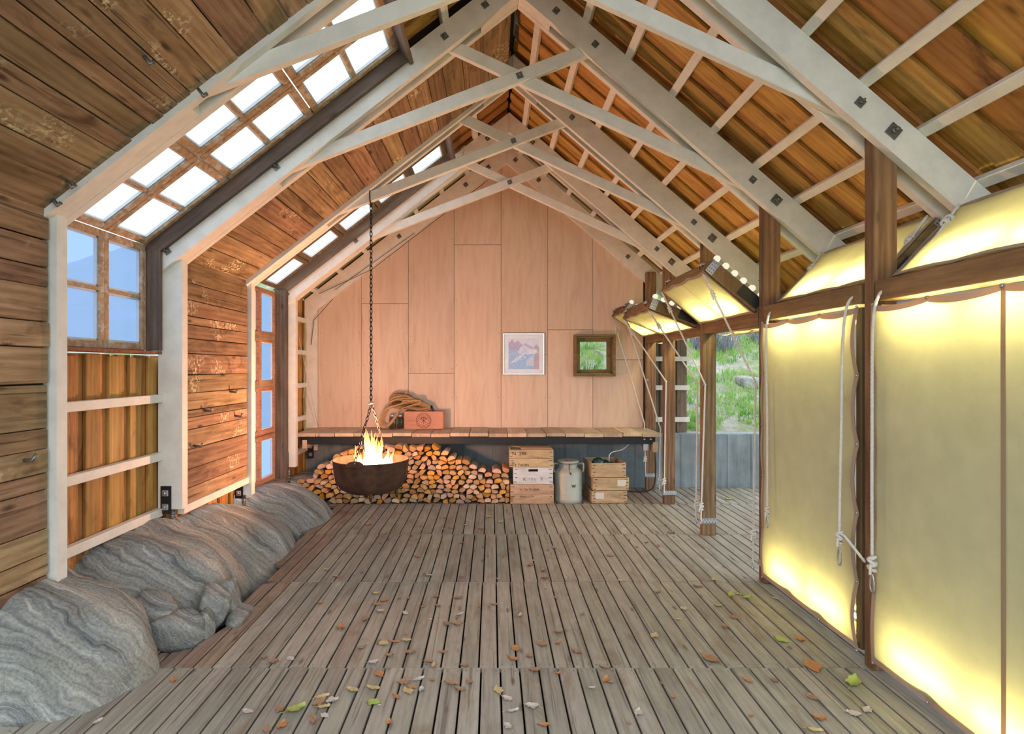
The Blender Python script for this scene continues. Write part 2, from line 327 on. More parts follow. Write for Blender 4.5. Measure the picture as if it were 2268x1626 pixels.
# ---------------------------------------------------------------- mesh builder
class MB:
    def __init__(s): s.v = []; s.f = []; s.mi = []; s.sm = []
    def add(s, vs, fs, mi=0, smooth=False):
        b = len(s.v); s.v += [Vector(p) for p in vs]
        for f in fs: s.f.append([i + b for i in f]); s.mi.append(mi); s.sm.append(smooth)
        return s
    def box(s, c, d, bev=0.0, rot=None, mi=0):
        hx, hy, hz = d[0] / 2, d[1] / 2, d[2] / 2; c = Vector(c)
        if bev <= 0:
            vs = [Vector((x, y, z)) for x in (-hx, hx) for y in (-hy, hy) for z in (-hz, hz)]
            fs = [(0, 1, 3, 2), (4, 6, 7, 5), (0, 4, 5, 1), (2, 3, 7, 6), (0, 2, 6, 4), (1, 5, 7, 3)]
        else:
            b = min(bev, hx * .9, hy * .9, hz * .9); vs = []; idx = {}
            for x in (-1, 1):
                for y in (-1, 1):
                    for z in (-1, 1):
                        for a in range(3):
                            p = [x * (hx - b), y * (hy - b), z * (hz - b)]; p[a] = (x * hx, y * hy, z * hz)[a]
                            idx[(x, y, z, a)] = len(vs); vs.append(Vector(p))
            fs = []
            for a in range(3):
                o = [i for i in range(3) if i != a]
                for sg in (-1, 1):
                    q = []
                    for (u, w) in ((-1, -1), (1, -1), (1, 1), (-1, 1)):
                        k = [0, 0, 0]; k[a] = sg; k[o[0]] = u; k[o[1]] = w; q.append(idx[(k[0], k[1], k[2], a)])
                    fs.append(q)
            for a in range(3):
                o = [i for i in range(3) if i != a]
                for u in (-1, 1):
                    for w in (-1, 1):
                        q = []
                        for (sg, ax) in ((-1, o[0]), (1, o[0]), (1, o[1]), (-1, o[1])):
                            k = [0, 0, 0]; k[a] = sg; k[o[0]] = u; k[o[1]] = w; q.append(idx[(k[0], k[1], k[2], ax)])
                        fs.append(q)
            for x in (-1, 1):
                for y in (-1, 1):
                    for z in (-1, 1): fs.append([idx[(x, y, z, a)] for a in range(3)])
        if rot is not None: vs = [rot @ p for p in vs]
        return s.add([p + c for p in vs], fs, mi)
    def bar(s, p0, p1, w, h, bev=0.0, up=(0, 0, 1), mi=0):
        p0, p1 = Vector(p0), Vector(p1); x = (p1 - p0); L = x.length; x.normalize(); y = Vector(up).cross(x).normalized(); z = x.cross(y)
        return s.box((p0 + p1) / 2, (L, w, h), bev, Matrix((x, y, z)).transposed(), mi)
    def prism(s, poly, a0, a1, axis='y', mi=0):
        n = len(poly)
        def P(u, w, a): return (u, a, w) if axis == 'y' else ((a, u, w) if axis == 'x' else (u, w, a))
        vs = [P(u, w, a0) for u, w in poly] + [P(u, w, a1) for u, w in poly]
        fs = [list(range(n))[::-1], list(range(n, 2 * n))] + [(i, (i + 1) % n, n + (i + 1) % n, n + i) for i in range(n)]
        return s.add(vs, fs, mi)
    def tube(s, pts, r, n=8, closed=False, twist=0.0, lobes=0, mi=0, taper=None):
        pts = [Vector(p) for p in pts]; m = len(pts); rings = []; L = 0.0; prev = None
        for i, p in enumerate(pts):
            if closed: t = pts[(i + 1) % m] - pts[i - 1]
            else: t = pts[min(i + 1, m - 1)] - pts[max(i - 1, 0)]
            t.normalize()
            if prev is None:
                a = Vector((0, 0, 1)) if abs(t.z) < .9 else Vector((1, 0, 0)); u = t.cross(a).normalized()
            else:
                u = prev - t * prev.dot(t); u.normalize()
            prev = u; w = t.cross(u)
            if i: L += (p - pts[i - 1]).length
            rr = (r if taper is None else r * taper(i / (m - 1)))
            ring = []
            for k in range(n):
                a = 2 * PI * k / n; q = rr * (1 + (0.16 * math.cos(lobes * (a - twist * L)) if lobes else 0))
                ring.append(p + (u * math.cos(a) + w * math.sin(a)) * q)
            rings.append(ring)
        vs = [p for g in rings for p in g]; fs = []
        for i in range(m if closed else m - 1):
            j = (i + 1) % m
            for k in range(n): fs.append((i * n + k, i * n + (k + 1) % n, j * n + (k + 1) % n, j * n + k))
        if not closed: fs += [list(range(n))[::-1], [(m - 1) * n + k for k in range(n)]]
        return s.add(vs, fs, mi, True)
    def lathe(s, prof, n=32, c=(0, 0, 0), mi=0, smooth=True):
        c = Vector(c); vs = [c + Vector((r * math.cos(2 * PI * k / n), r * math.sin(2 * PI * k / n), z)) for r, z in prof for k in range(n)]
        fs = [(i * n + k, i * n + (k + 1) % n, (i + 1) * n + (k + 1) % n, (i + 1) * n + k) for i in range(len(prof) - 1) for k in range(n)]
        return s.add(vs, fs, mi, smooth)
    def sphere(s, c, r, n=12, m=8, mi=0, sq=(1, 1, 1)):
        c = Vector(c); vs = [c + Vector((0, 0, r * sq[2]))]
        for i in range(1, m):
            a = PI * i / m
            vs += [c + Vector((r * sq[0] * math.sin(a) * math.cos(2 * PI * k / n), r * sq[1] * math.sin(a) * math.sin(2 * PI * k / n), r * sq[2] * math.cos(a))) for k in range(n)]
        vs.append(c - Vector((0, 0, r * sq[2]))); e = len(vs) - 1
        fs = [(0, 1 + k, 1 + (k + 1) % n) for k in range(n)]
        for i in range(m - 2): fs += [(1 + i * n + k, 1 + (i + 1) * n + k, 1 + (i + 1) * n + (k + 1) % n, 1 + i * n + (k + 1) % n) for k in range(n)]
        fs += [(e, 1 + (m - 2) * n + (k + 1) % n, 1 + (m - 2) * n + k) for k in range(n)]
        return s.add(vs, fs, mi, True)
    def mesh(s, name, mats, off=None):
        me = bpy.data.meshes.new(name)
        vs = [tuple(p - off) if off is not None else tuple(p) for p in s.v]
        me.from_pydata(vs, [], s.f)
        me.polygons.foreach_set('material_index', s.mi); me.polygons.foreach_set('use_smooth', s.sm)
        for m in (mats if isinstance(mats, (list, tuple)) else [mats]): me.materials.append(m)
        bm = bmesh.new(); bm.from_mesh(me); bmesh.ops.recalc_face_normals(bm, faces=bm.faces); bm.to_mesh(me); bm.free()
        me.update(); return me

LOC = {}
def link(o, parent=None, loc=None):
    C.objects.link(o)
    if parent is not None: o.parent = parent
    return o
def base(parent):
    v = Vector((0, 0, 0))
    while parent is not None: v += parent.location; parent = parent.parent
    return v
def tag(o, label, cat, group=None):
    o['label'] = label; o['category'] = cat
    if group: o['group'] = group
    return o
def thing(name, label, cat, loc=(0, 0, 0), rot=(0, 0, 0), group=None):
    o = bpy.data.objects.new(name, None); o.empty_display_size = 0.1; C.objects.link(o); o.location = loc; o.rotation_euler = rot
    return tag(o, label, cat, group)
def obj(name, mb, mats, parent=None, local=False, origin=None):
    """link an MB as one mesh object. World coordinates unless local; origin moves the object's origin."""
    if parent is not None and not local:
        off = Vector(origin) if origin is not None else base(parent)
        o = bpy.data.objects.new(name, mb.mesh(name, mats, off)); o.location = off - base(parent)
    else:
        off = Vector(origin) if origin is not None else Vector((0, 0, 0))
        o = bpy.data.objects.new(name, mb.mesh(name, mats, off)); o.location = off
    return link(o, parent)
def struct(name, mb, mats, parent=None):
    o = obj(name, mb, mats, parent)
    if parent is None: o['kind'] = 'structure'
    return o
def sempty(name):
    o = bpy.data.objects.new(name, None); C.objects.link(o); o['kind'] = 'structure'; return o
def plank(name, parent, mat, c, ax, ay, dims, bev=0.003, warp=0.0):
    """a board with its own local frame: local x along ax (grain), y along ay, z thickness. parent at origin or unrotated."""
    mb = MB(); mb.box((0, 0, 0), dims, bev)
    ax = Vector(ax).normalized(); ay = Vector(ay).normalized(); az = ax.cross(ay)
    o = bpy.data.objects.new(name, mb.mesh(name, mat)); C.objects.link(o)
    m = Matrix((ax, ay, az)).transposed().to_4x4(); m.translation = Vector(c) - (base(parent) if parent else Vector())
    if parent is not None: o.parent = parent
    o.matrix_basis = m
    return o
_tc_cache = {}
def text(s, size, mat, parent, m4, name='lettering', depth=0.0006, align='CENTER', shear=0.0, bold=0.0, spacing=1.0):
    cu = bpy.data.curves.new('txt', 'FONT'); cu.body = s; cu.size = size; cu.extrude = depth; cu.align_x = align; cu.align_y = 'CENTER'; cu.shear = shear; cu.offset = bold; cu.space_character = spacing; cu.resolution_u = 3
    t = bpy.data.objects.new('txt', cu); C.objects.link(t)
    dg = bpy.context.evaluated_depsgraph_get(); me = bpy.data.meshes.new_from_object(t.evaluated_get(dg))
    bpy.data.objects.remove(t); bpy.data.curves.remove(cu)
    me.materials.clear(); me.materials.append(mat)
    o = bpy.data.objects.new(name, me); C.objects.link(o); o.parent = parent; o.matrix_basis = m4; return o
def dup(o, parent=None, name=None):
    c = o.copy(); C.objects.link(c)
    if parent is not None: c.parent = parent
    for ch in list(o.children):
        k = dup(ch, c)
    return c
# ---------------------------------------------------------------- roof geometry
RX, RZ = 0.19, 4.25
TL, TR = 0.775, 0.86
AL, AR = math.atan(TL), math.atan(TR)
UL = Vector((-math.cos(AL), 0, -math.sin(AL))); NL = Vector((-math.sin(AL), 0, math.cos(AL)))
UR = Vector((math.cos(AR), 0, -math.sin(AR))); NR = Vector((math.sin(AR), 0, math.cos(AR)))
def SL(s, p, y): return Vector((RX, y, RZ)) + UL * s + NL * p
def SR(s, p, y): return Vector((RX, y, RZ)) + UR * s + NR * p
def zl(x, p=0.0): return RZ - TL * (RX - x) + p / math.cos(AL)
def zr(x, p=0.0): return RZ - TR * (x - RX) + p / math.cos(AR)
def s_l(x, p=0.0): return (RX - x - p * math.sin(AL)) / math.cos(AL)   # slope distance at which the offset line reaches x
def s_r(x, p=0.0): return (x - RX - p * math.sin(AR)) / math.cos(AR)
FR = [3.0, 4.2, 5.4, 6.6, 7.42]
WX, PXR = -2.25, 1.97                      # inner faces of the posts, both sides
YEND = 7.45

# ---------------------------------------------------------------- ground outside
def hill(x, y):
    h = -0.22
    if y > 7.7: h = 0.60 + (y - 7.7) * 0.40 + 0.25 * noise.noise(Vector((x * .35, y * .35, 0))) * min(1, (y - 7.7) / 2)
    if x < -3.0: h = max(h, -0.22 + (-3.0 - x) * 0.16)
    return h + 0.05 * noise.noise(Vector((x * 1.3, y * 1.3, 3)))
def terrain(name, xs, ys, mat):
    mb = MB(); nx, ny = len(xs), len(ys)
    vs = [(x, y, hill(x, y)) for y in ys for x in xs]
    fs = [(j * nx + i, j * nx + i + 1, (j + 1) * nx + i + 1, (j + 1) * nx + i) for j in range(ny - 1) for i in range(nx - 1)]
    mb.add(vs, fs, 0, True); return struct(name, mb, mat)
def lin(a, b, n): return [a + (b - a) * i / n for i in range(n + 1)]
terrain('ground', lin(-26, 22, 48), lin(-14, 7.6, 22) + [7.7], M['turf'])
terrain('hillside', lin(-14, 22, 120), lin(7.72, 30, 90), M['turf'])
# ---------------------------------------------------------------- deck
EDGE = [(1.0, -2.28), (2.45, -2.26), (2.53, -2.10), (2.66, -1.985), (2.9, -1.87), (3.12, -1.89), (3.15, -1.93), (3.22, -1.68), (3.4, -1.60), (3.7, -1.58), (4.2, -1.63), (4.7, -1.70), (5.3, -1.77), (6.0, -1.75), (6.48, -1.77), (6.6, -2.1), (7.6, -2.3)]
def xedge(y):
    for (a, xa), (b, xb) in zip(EDGE, EDGE[1:]):
        if a <= y <= b: return xa + (xb - xa) * (y - a) / (b - a)
    return EDGE[0][1] if y < EDGE[0][0] else EDGE[-1][1]
mb = MB(); mb.box((0.9, 3.3, -0.16), (6.6, 9.0, 0.06))
floor = struct('floor', mb, M['dark'])
def deck_board(x0, x1, y0, y1):
    ys = []; n = 24
    for k in range(n + 1):
        y = y0 + (y1 - y0) * k / n
        ys.append((y, xedge(y) < x0 + 0.01, xedge(y) < x1 - 0.01))
    if x0 > -1.5: spans = [(y0, y0, y1, y1)]
    else:
        spans = []; cur = None
        for i, (y, a, b) in enumerate(ys):
            ok = a or b
            if ok and cur is None: cur = [y if a else y + .03, y, None, None]
            if ok and cur is not None:
                if a: cur[2] = y
                cur[3] = y
            if (not ok or i == n) and cur is not None:
                if cur[2] is None: cur[2] = cur[3] - 0.05
                if cur[3] - cur[1] > 0.06 and cur[2] - cur[0] > 0.02: spans.append(tuple(cur))
                cur = None
    for (a0, b0, a1, b1) in spans:
        cx, cyy = (x0 + x1) / 2, (min(a0, b0) + max(a1, b1)) / 2
        mb = MB(); b = 0.004; zt = R(-0.0015, 0.0015)
        # local x runs along the board (world y)
        def ring(z, i): j = i * .2; return [(a0 + j - cyy, -(x0 + i - cx), z), (b0 + j - cyy, -(x1 - i - cx), z), (b1 - j - cyy, -(x1 - i - cx), z), (a1 - j - cyy, -(x0 + i - cx), z)]
        vs = ring(-0.028, 0) + ring(zt - b, 0) + ring(zt, b)
        fs = [(0, 1, 2, 3), (8, 9, 10, 11)] + [(i, (i + 1) % 4, 4 + (i + 1) % 4, 4 + i) for i in range(4)] + [(4 + i, 4 + (i + 1) % 4, 8 + (i + 1) % 4, 8 + i) for i in range(4)]
        mb.add(vs, fs)
        for yn in (a0 + .03, a1 - .03) + (((a0 + a1) / 2,) if a1 - a0 > .9 else ()):
            for q in (-.028, .028):
                mb.lathe([(0.0, zt + .0008), (.0045, zt + .0006), (.0045, zt - .002)], 6, (yn - cyy, q, 0), 1, False)
        o = bpy.data.objects.new('plank', mb.mesh('plank', [M['deckbrown' if x0 < -1.5 and y0 > 2.5 or (y0 > 6.5 and x0 < 1.95) else 'deck'], M['galvdark']])); C.objects.link(o); o.parent = floor
        m = Matrix(((0, -1, 0), (1, 0, 0), (0, 0, 1))).to_4x4(); m.translation = (cx, cyy, 0); o.matrix_basis = m
PITCH = 0.1
for (y0, y1, xa, xb) in ((1.3, 3.0, -2.25, 2.1), (3.0, 4.2, -1.96, 2.1), (4.2, 5.4, -1.86, 4.1), (5.4, 6.6, -1.86, 4.1), (6.6, 7.5, -2.26, 4.2)):
    n = int(round((xb - xa) / PITCH)); off = R(-.02, .02)
    for k in range(n):
        x = xa + k * PITCH + off
        deck_board(x + .0045, x + PITCH - .0045, y0 + .003, y1 - .003)

# ---------------------------------------------------------------- left wall
mb = MB()
mb.box((-2.33, 1.96, 1.45), (0.02, 2.13, 2.2)); mb.box((-2.34, 4.80, 1.6), (0.02, 1.115, 2.0))
wall_left = struct('wall_left', mb, M['dark'])
seam_a = [2.40, 2.22, 2.08, 1.98, 1.80, 1.67, 1.485, 1.26, 1.154, 1.03, .944, .743, .614, .505, .36]
seam_b = [2.40, 2.21, 2.08, 1.96, 1.895, 1.79, 1.675, 1.515, 1.376, 1.245, 1.19, 1.1, .95, .80, .66, .545]
def lining(seams, y0, y1, xin=-2.283):
    for a, b in zip(seams, seams[1:]):
        dx = R(-.004, .004); L = y1 - y0
        plank('plank', wall_left, M['reclaimed'], (xin - .011 + dx, (y0 + y1) / 2, (a + b) / 2), (0, 1, R(-.006, .006)), (0, 0, 1), (L - R(0, .02), a - b - .005, .022), .004)
lining(seam_a, 0.9, 2.955)
lining(seam_b, 4.245, 5.355)
# bare boarded bays: board on board cladding
def cladding(y0, y1, z0, z1, x=-2.45, mat='roofboard'):
    y = y0; i = 0
    while y < y1 - .02:
        w = min(.125, y1 - y)
        if i % 2 == 0: plank('plank', wall_left, M[mat], (x - .011, y + w / 2, (z0 + z1) / 2 + R(-.02, .02)), (0, 0, 1), (0, 1, 0), (z1 - z0, w, .022), .003)
        else: plank('plank', wall_left, M[mat], (x - .036, y + w / 2 - .0, (z0 + z1) / 2), (0, 0, 1), (0, 1, 0), (z1 - z0, w + .05, .022), .003)
        y += w + (-.02 if i % 2 else -.02); i += 1
cladding(3.04, 4.36, .40, 1.655)
cladding(4.24, 5.36, .26, .54, -2.41)
cladding(6.64, 7.62, .10, 2.46, -2.45)
def batten(y0, y1, z, x=-2.415):
    plank('batten', wall_left, M['white'], (x, (y0 + y1) / 2, z), (0, 1, 0), (0, 0, 1), (y1 - y0, .058, .05), .003)
for z in (1.345, .925, .52): batten(3.037, 4.163, z)
batten(4.237, 5.363, .515, -2.30)
for z in (2.17, 1.76, 1.345, .93, .52): batten(6.637, 7.383, z)

# ---------------------------------------------------------------- windows on the left
def sash_frame(name, parent, o, u, v, W, H, rail=.045, thick=.045, mat='sash', munt=(0, 1), putty='putty', glaz='poly'):
    """old casement: o is its corner on the inner face, u along the width, v along the height; the outside lies along n = u x v."""
    u, v = Vector(u).normalized(), Vector(v).normalized(); n = u.cross(v); o = Vector(o)
    cx = o + u * W / 2 + v * H / 2
    def loc(a, b, c): return Vector((a - W / 2, b - H / 2, c))
    mb = MB(); t = thick
    for (a, b, w, h) in ((0, 0, rail, H), (W - rail, 0, rail, H), (rail, 0, W - 2 * rail, rail * 1.1), (rail, H - rail, W - 2 * rail, rail)):
        mb.box(loc(a + w / 2, b + h / 2, t / 2), (w, h, t), .006)
    iw, ih = W - 2 * rail, H - 2 * rail
    nc, nr = munt[0] + 1, munt[1] + 1
    for k in range(1, nr): mb.box(loc(W / 2, rail + ih * k / nr, t / 2), (iw, .022, t * .8), .004)
    for k in range(1, nc): mb.box(loc(rail + iw * k / nc, H / 2, t / 2), (.022, ih, t * .8), .004)
    m4 = Matrix((u, v, n)).transposed().to_4x4(); m4.translation = cx
    s = bpy.data.objects.new(name, mb.mesh(name, M[mat])); C.objects.link(s); s.parent = parent; s.matrix_basis = m4
    for i in range(nc):
        for j in range(nr):
            a0, a1 = rail + iw * i / nc + (.011 if i else 0), rail + iw * (i + 1) / nc - (.011 if i < nc - 1 else 0)
            b0, b1 = rail + ih * j / nr + (.011 if j else 0), rail + ih * (j + 1) / nr - (.011 if j < nr - 1 else 0)
            p = MB(); p.box(loc((a0 + a1) / 2, (b0 + b1) / 2, t * .8), (a1 - a0, b1 - b0, .004))
            c = loc((a0 + a1) / 2, (b0 + b1) / 2, t * .8)
            po = bpy.data.objects.new('pane', p.mesh('pane', M[glaz], c)); C.objects.link(po); po.parent = s; po.location = c
            q = MB()
            for (x0, x1, y0, y1) in ((a0, a0 + .007, b0, b1), (a1 - .007, a1, b0, b1), (a0, a1, b0, b0 + .016), (a0, a1, b1 - .012, b1)):
                q.box(loc((x0 + x1) / 2, (y0 + y1) / 2, t * .6), (x1 - x0, y1 - y0, .02))
            qo = bpy.data.objects.new('putty', q.mesh('putty', M[putty])); C.objects.link(qo); qo.parent = s
    return s
WIN_X = -2.462
w1 = MB(); w1.box((-2.43, 3.58, 1.675), (.13, 1.06, .022), .003)
window_1 = struct('window_1', w1, M['sill'])
for y0 in (3.645, 3.215):   # v up, u toward -y so that n = u x v points to -x (outside)
    sash_frame('sash', window_1, (WIN_X, y0 + .43, 1.69), (0, -1, 0), (0, 0, 1), .43, .75, glaz='polywall')
plank('jamb', window_1, M['brown'], (-2.415, 4.094, 2.05), (0, 0, 1), (1, 0, 0), (.72, .105, .036), .003)
P_SK = .19
def skylight(name, ycols, W, s_top, s_bot, n, mat, munt):
    e = sempty(name); H = (s_bot - s_top) / n
    for y0 in ycols:
        for k in range(n):
            # u along y, v down the slope, n = u x v outward (up)
            sash_frame('sash', e, SL(s_top + k * H + .004, P_SK, y0), (0, 1, 0), UL, W - .004, H - .008, .045, .045, mat, munt)
    return e
sb = s_l(WIN_X, P_SK); st = s_l(-.66, P_SK)
window_2 = skylight('window_2', (3.645, 3.215), .43, st, sb, 3, 'sash', (0, 1))
def lboard(name, parent, mat, s0, s1, p, t, y0, y1):   # a board lying on the left slope, long side along the slope
    return plank(name, parent, mat, SL((s0 + s1) / 2, p, (y0 + y1) / 2), UL, (0, 1, 0), (s1 - s0, y1 - y0, t), .003)
lboard('jamb', window_2, M['brown'], st - .02, sb + .03, .155, .115, 4.078, 4.112)
plank('jamb', window_2, M['brown'], SL(st - .018, .17, 3.62), (0, 1, 0), NL, (1.0, .2, .028), .003)
window_3 = sempty('window_3')
zz = [.32, .845, 1.37, 1.895, 2.42]
for y0 in (6.02, 5.58):
    for a, b in zip(zz, zz[1:]): sash_frame('sash', window_3, (-2.44, y0 + .44, a + .003), (0, -1, 0), (0, 0, 1), .436, b - a - .006, .05, .045, 'redsash', (0, 0), glaz='polywall')
plank('jamb', window_3, M['brown'], (-2.385, 6.49, 1.37), (0, 0, 1), (1, 0, 0), (2.15, .14, .05), .003)
plank('sill', window_3, M['greybrown'], (-2.40, 6.0, .30), (0, 1, 0), (1, 0, 0), (1.0, .14, .025), .003)
window_4 = skylight('window_4', (6.02, 5.58), .44, s_l(-.5, P_SK), s_l(-2.44, P_SK), 5, 'greensash', (0, 0))
lboard('jamb', window_4, M['brown'], s_l(-.5, P_SK) - .02, s_l(-2.44, P_SK) + .03, .155, .115, 6.478, 6.513)
plank('jamb', window_4, M['brown'], SL(s_l(-.5, P_SK) - .018, .17, 6.0), (0, 1, 0), NL, (1.0, .2, .028), .003)

# ---------------------------------------------------------------- ceiling: linings, purlins, roof boards
mb = MB()
def slab_l(y0, y1, p, t, xr=RX):
    a, b = SL(s_l(xr, p), p, y0), SL(s_l(-2.52, p), p, y0)
    c, d = SL(s_l(-2.52, p + t), p + t, y0), SL(s_l(xr, p + t), p + t, y0)
    mb.prism([(q.x, q.z) for q in (a, b, c, d)], y0, y1)
slab_l(0.9, 3.20, .245, .02); slab_l(4.10, 5.56, .245, .02)
for (y0, y1, xx) in ((2.96, 4.24, -.64), (5.36, 6.64, -.47)):
    a, b = SL(s_l(RX, .33), .33, y0), SL(s_l(xx, .33), .33, y0); c, d = SL(s_l(xx, .35), .35, y0), SL(s_l(RX, .35), .35, y0)
    mb.prism([(q.x, q.z) for q in (a, b, c, d)], y0, y1)
slab_l(6.64, 7.75, .33, .02)
a, b = SR(s_r(RX, .33), .33, 0), SR(s_r(2.95, .33), .33, 0); c, d = SR(s_r(2.95, .35), .35, 0), SR(s_r(RX, .35), .35, 0)
mb.prism([(q.x, q.z) for q in (a, b, c, d)], .9, 7.75)
ceiling = struct('ceiling', mb, M['dark'])
xa = [-2.29, -2.03, -1.91, -1.83, -1.73, -1.667, -1.595, -1.53, -1.40, -1.29, -1.14, -1.035, -.94, -.80, -.67, -.53, -.38, -.24, -.08, .06, .16]
xb = [-2.29]
while xb[-1] < .02: xb.append(xb[-1] + R(.085, .16))
xb[-1] = .15
for xs, y0, y1 in ((xa, .9, 2.955), (xb, 4.245, 5.385)):
    for a, b in zip(xs, xs[1:]):
        sa, sb_ = s_l(a, .035), s_l(b, .035); dp = R(-.005, .005); e0 = R(-.012, .012)
        plank('plank', ceiling, M['reclaimed'], SL((sa + sb_) / 2, .046 + dp, (y0 + y1) / 2 + e0 * .5), (0, 1, R(-.003, .003)), UL, (y1 - y0 + e0, sa - sb_ - .005, .022), .004)
# roof boards, running down the slope, board on board, seen from below
def roofboards(side, y0, y1, s0, s1, p=.222):
    y = y0; i = 0; S, U = (SL, UL) if side == 'l' else (SR, UR)
    while y < y1 - .02:
        pp = p + .011 if i % 2 == 0 else p + .036
        w = .145 if i % 2 == 0 else .17
        plank('plank', ceiling, M['roofboard'], S((s0 + s1) / 2, pp, y + .0625), U, (0, 1, 0), (s1 - s0, w, .022), .002)
        y += .125; i += 1
roofboards('r', .95, 7.7, s_r(RX + .02, .24), s_r(2.86, .24))
roofboards('l', 2.98, 4.2, s_l(RX - .02, .24), s_l(-.63, .24))
roofboards('l', 5.38, 6.6, s_l(RX - .02, .24), s_l(-.46, .24))
roofboards('l', 6.62, 7.7, s_l(RX - .02, .24), s_l(-2.5, .24))
for x in (.36, .67, .975, 1.29, 1.59, 1.89, 2.185, 2.485):
    plank('purlin', ceiling, M['white'], SR(s_r(x, .17), .195, 4.2), (0, 1, 0), UR, (6.55, .058, .048), .004)
for (y0, y1, xs) in ((3.0, 4.2, (-.33, .06)), (5.4, 6.6, (-.18,)), (6.6, 7.6, (.02, -.31, -.64, -.97, -1.30, -1.63, -1.96, -2.28))):
    for x in xs: plank('purlin', ceiling, M['white'], SL(s_l(x, .17), .195, (y0 + y1) / 2), (0, 1, 0), UL, (y1 - y0 - .0, .058, .048), .004)

# ---------------------------------------------------------------- back gable
WZ0, WZ1, WXA, WXB = 1.485, 1.965, 1.085, 1.555
mb = MB()
def gz(x, p=.0): return min(zl(x, p), zr(x, p))
def gable_poly(x0, x1, z0, z1, p):
    xs = sorted(set([x0, x1] + ([RX] if x0 < RX < x1 else [])))
    # clip where roof line meets z1
    top = []
    N_ = 24; pts = [x0 + (x1 - x0) * k / N_ for k in range(N_ + 1)] + ([RX] if x0 < RX < x1 else [])
    for x in sorted(pts, reverse=True): top.append((x, min(z1, gz(x, p))))
    out = [(x0, z0), (x1, z0)] + top; res = []
    for q in out:
        if not res or (abs(q[0] - res[-1][0]) + abs(q[1] - res[-1][1])) > 1e-4: res.append(q)
    simp = []
    for i, q in enumerate(res):     # drop collinear points
        a, b = res[i - 1], res[(i + 1) % len(res)]
        if abs((q[0] - a[0]) * (b[1] - a[1]) - (q[1] - a[1]) * (b[0] - a[0])) > 1e-5: simp.append(q)
    return simp
mb.prism(gable_poly(-2.42, WXA, .70, 9, .16), YEND + .014, YEND + .05)
mb.prism(gable_poly(WXB, 2.0, .70, 9, .16), YEND + .014, YEND + .05)
mb.prism(gable_poly(WXA, WXB, .70, WZ0, .16), YEND + .014, YEND + .05)
mb.prism(gable_poly(WXA, WXB, WZ1, 9, .16), YEND + .014, YEND + .05)
wall_back = struct('wall_back', mb, M['dark'])
colx = [-2.262, -1.70, -1.09, -.493, .117, .721, 1.308, 1.965]
splits = [[], [2.40], [1.494], [3.165], [1.734], [2.06], [1.67]]
def rect_minus(poly, notch):  # notch given as explicit polygon replacement
    return notch
for i in range(7):
    zs = [.70] + splits[i] + [9]
    for z0, z1 in zip(zs, zs[1:]):
        g = .0025; poly = gable_poly(colx[i] + g, colx[i + 1] - g, z0 + g, z1 - g, .03)
        if i == 5 and z0 < WZ0: poly = [(colx[5] + g, z0 + g), (colx[6] - g, z0 + g), (colx[6] - g, WZ0), (WXA, WZ0), (WXA, WZ1), (colx[6] - g, WZ1), (colx[6] - g, z1 - g), (colx[5] + g, z1 - g)]
        if i == 6 and z1 < 5: poly = [(colx[6] + g, z0 + g), (colx[7] - g, z0 + g), (colx[7] - g, z1 - g), (WXB, z1 - g), (WXB, WZ0), (colx[6] + g, WZ0)]
        if i == 6 and z1 > 5:
            up = gable_poly(colx[6] + g, colx[7] - g, z0 + g, 9, .03)[2:]
            poly = [(WXB, z0 + g), (colx[7] - g, z0 + g)] + up + [(colx[6] + g, WZ1), (WXB, WZ1)]
        cxx = sum(q[0] for q in poly) / len(poly); czz = sum(q[1] for q in poly) / len(poly)
        p = MB(); p.prism(poly, YEND, YEND + .012)
        o = obj('plywood_panel', p, M['ply'], wall_back, origin=(cxx, YEND, czz))
        sc_ = MB()
        x0, x1 = colx[i] + .03, colx[i + 1] - .03
        for xx in (x0, (x0 + x1) / 2, x1):
            z = z0 + .06
            while z < min(z1, 5):
                if z < gz(xx, -.1) - .1 and not (WXA - .04 < xx < WXB + .04 and WZ0 - .04 < z < WZ1 + .04) and (xx != (x0 + x1) / 2 or z < z0 + .1):
                    sc_.box((xx, YEND - .0008, z), (.008, .002, .008))
                z += .42
        if sc_.v: obj('screw_heads', sc_, M['galvdark'], o)['kind'] = 'stuff'
# small window in the gable: a deep stained box frame with an inner casement
def rframe(mb, x0, x1, z0, z1, w, y0, y1, bev=.003, mi=0):
    for (a, b, c, d) in ((x0, x0 + w, z0, z1), (x1 - w, x1, z0, z1), (x0 + w, x1 - w, z0, z0 + w), (x0 + w, x1 - w, z1 - w, z1)):
        mb.box(((a + b) / 2, (y0 + y1) / 2, (c + d) / 2), (b - a, y1 - y0, d - c), bev, None, mi)
mb = MB(); rframe(mb, 1.055, 1.585, 1.455, 1.995, .03, YEND - .10, YEND + .08)
M['framewood'] = wood('golden_brown_frame', (0.06, 0.035, 0.012), (0.20, 0.12, 0.045), (0.33, 0.21, 0.09), 1.0, 0.6, .3, .1, .5)
window_5 = struct('window_5', mb, M['framewood'])
mb = MB(); rframe(mb, 1.09, 1.55, 1.49, 1.96, .055, YEND + .02, YEND + .07); cs = obj('sash', mb, M['framewood'], window_5)
mb = MB(); mb.box((1.32, YEND + .05, 1.725), (.35, .004, .36)); obj('pane', mb, M['glass'], cs)
mb = MB(); mb.bar((1.32, YEND + .015, 1.545), (1.335, YEND - .015, 1.60), .012, .008); obj('latch', mb, M['galv'], cs)
# concrete plinth under the gable, running on outside
mb = MB(); mb.box((2.7, 7.66, .30), (10.6, .26, .80), .008)
plinth = struct('wall_base', mb, M['concrete'])
for x in lin(-2.2, 7.7, 33):
    p = MB(); hw = R(.10, .148)
    p.box((x, 7.528, .30), (hw * 2, R(.004, .012), .78), .002); obj('formwork_mark', p, M['concrete'], plinth)
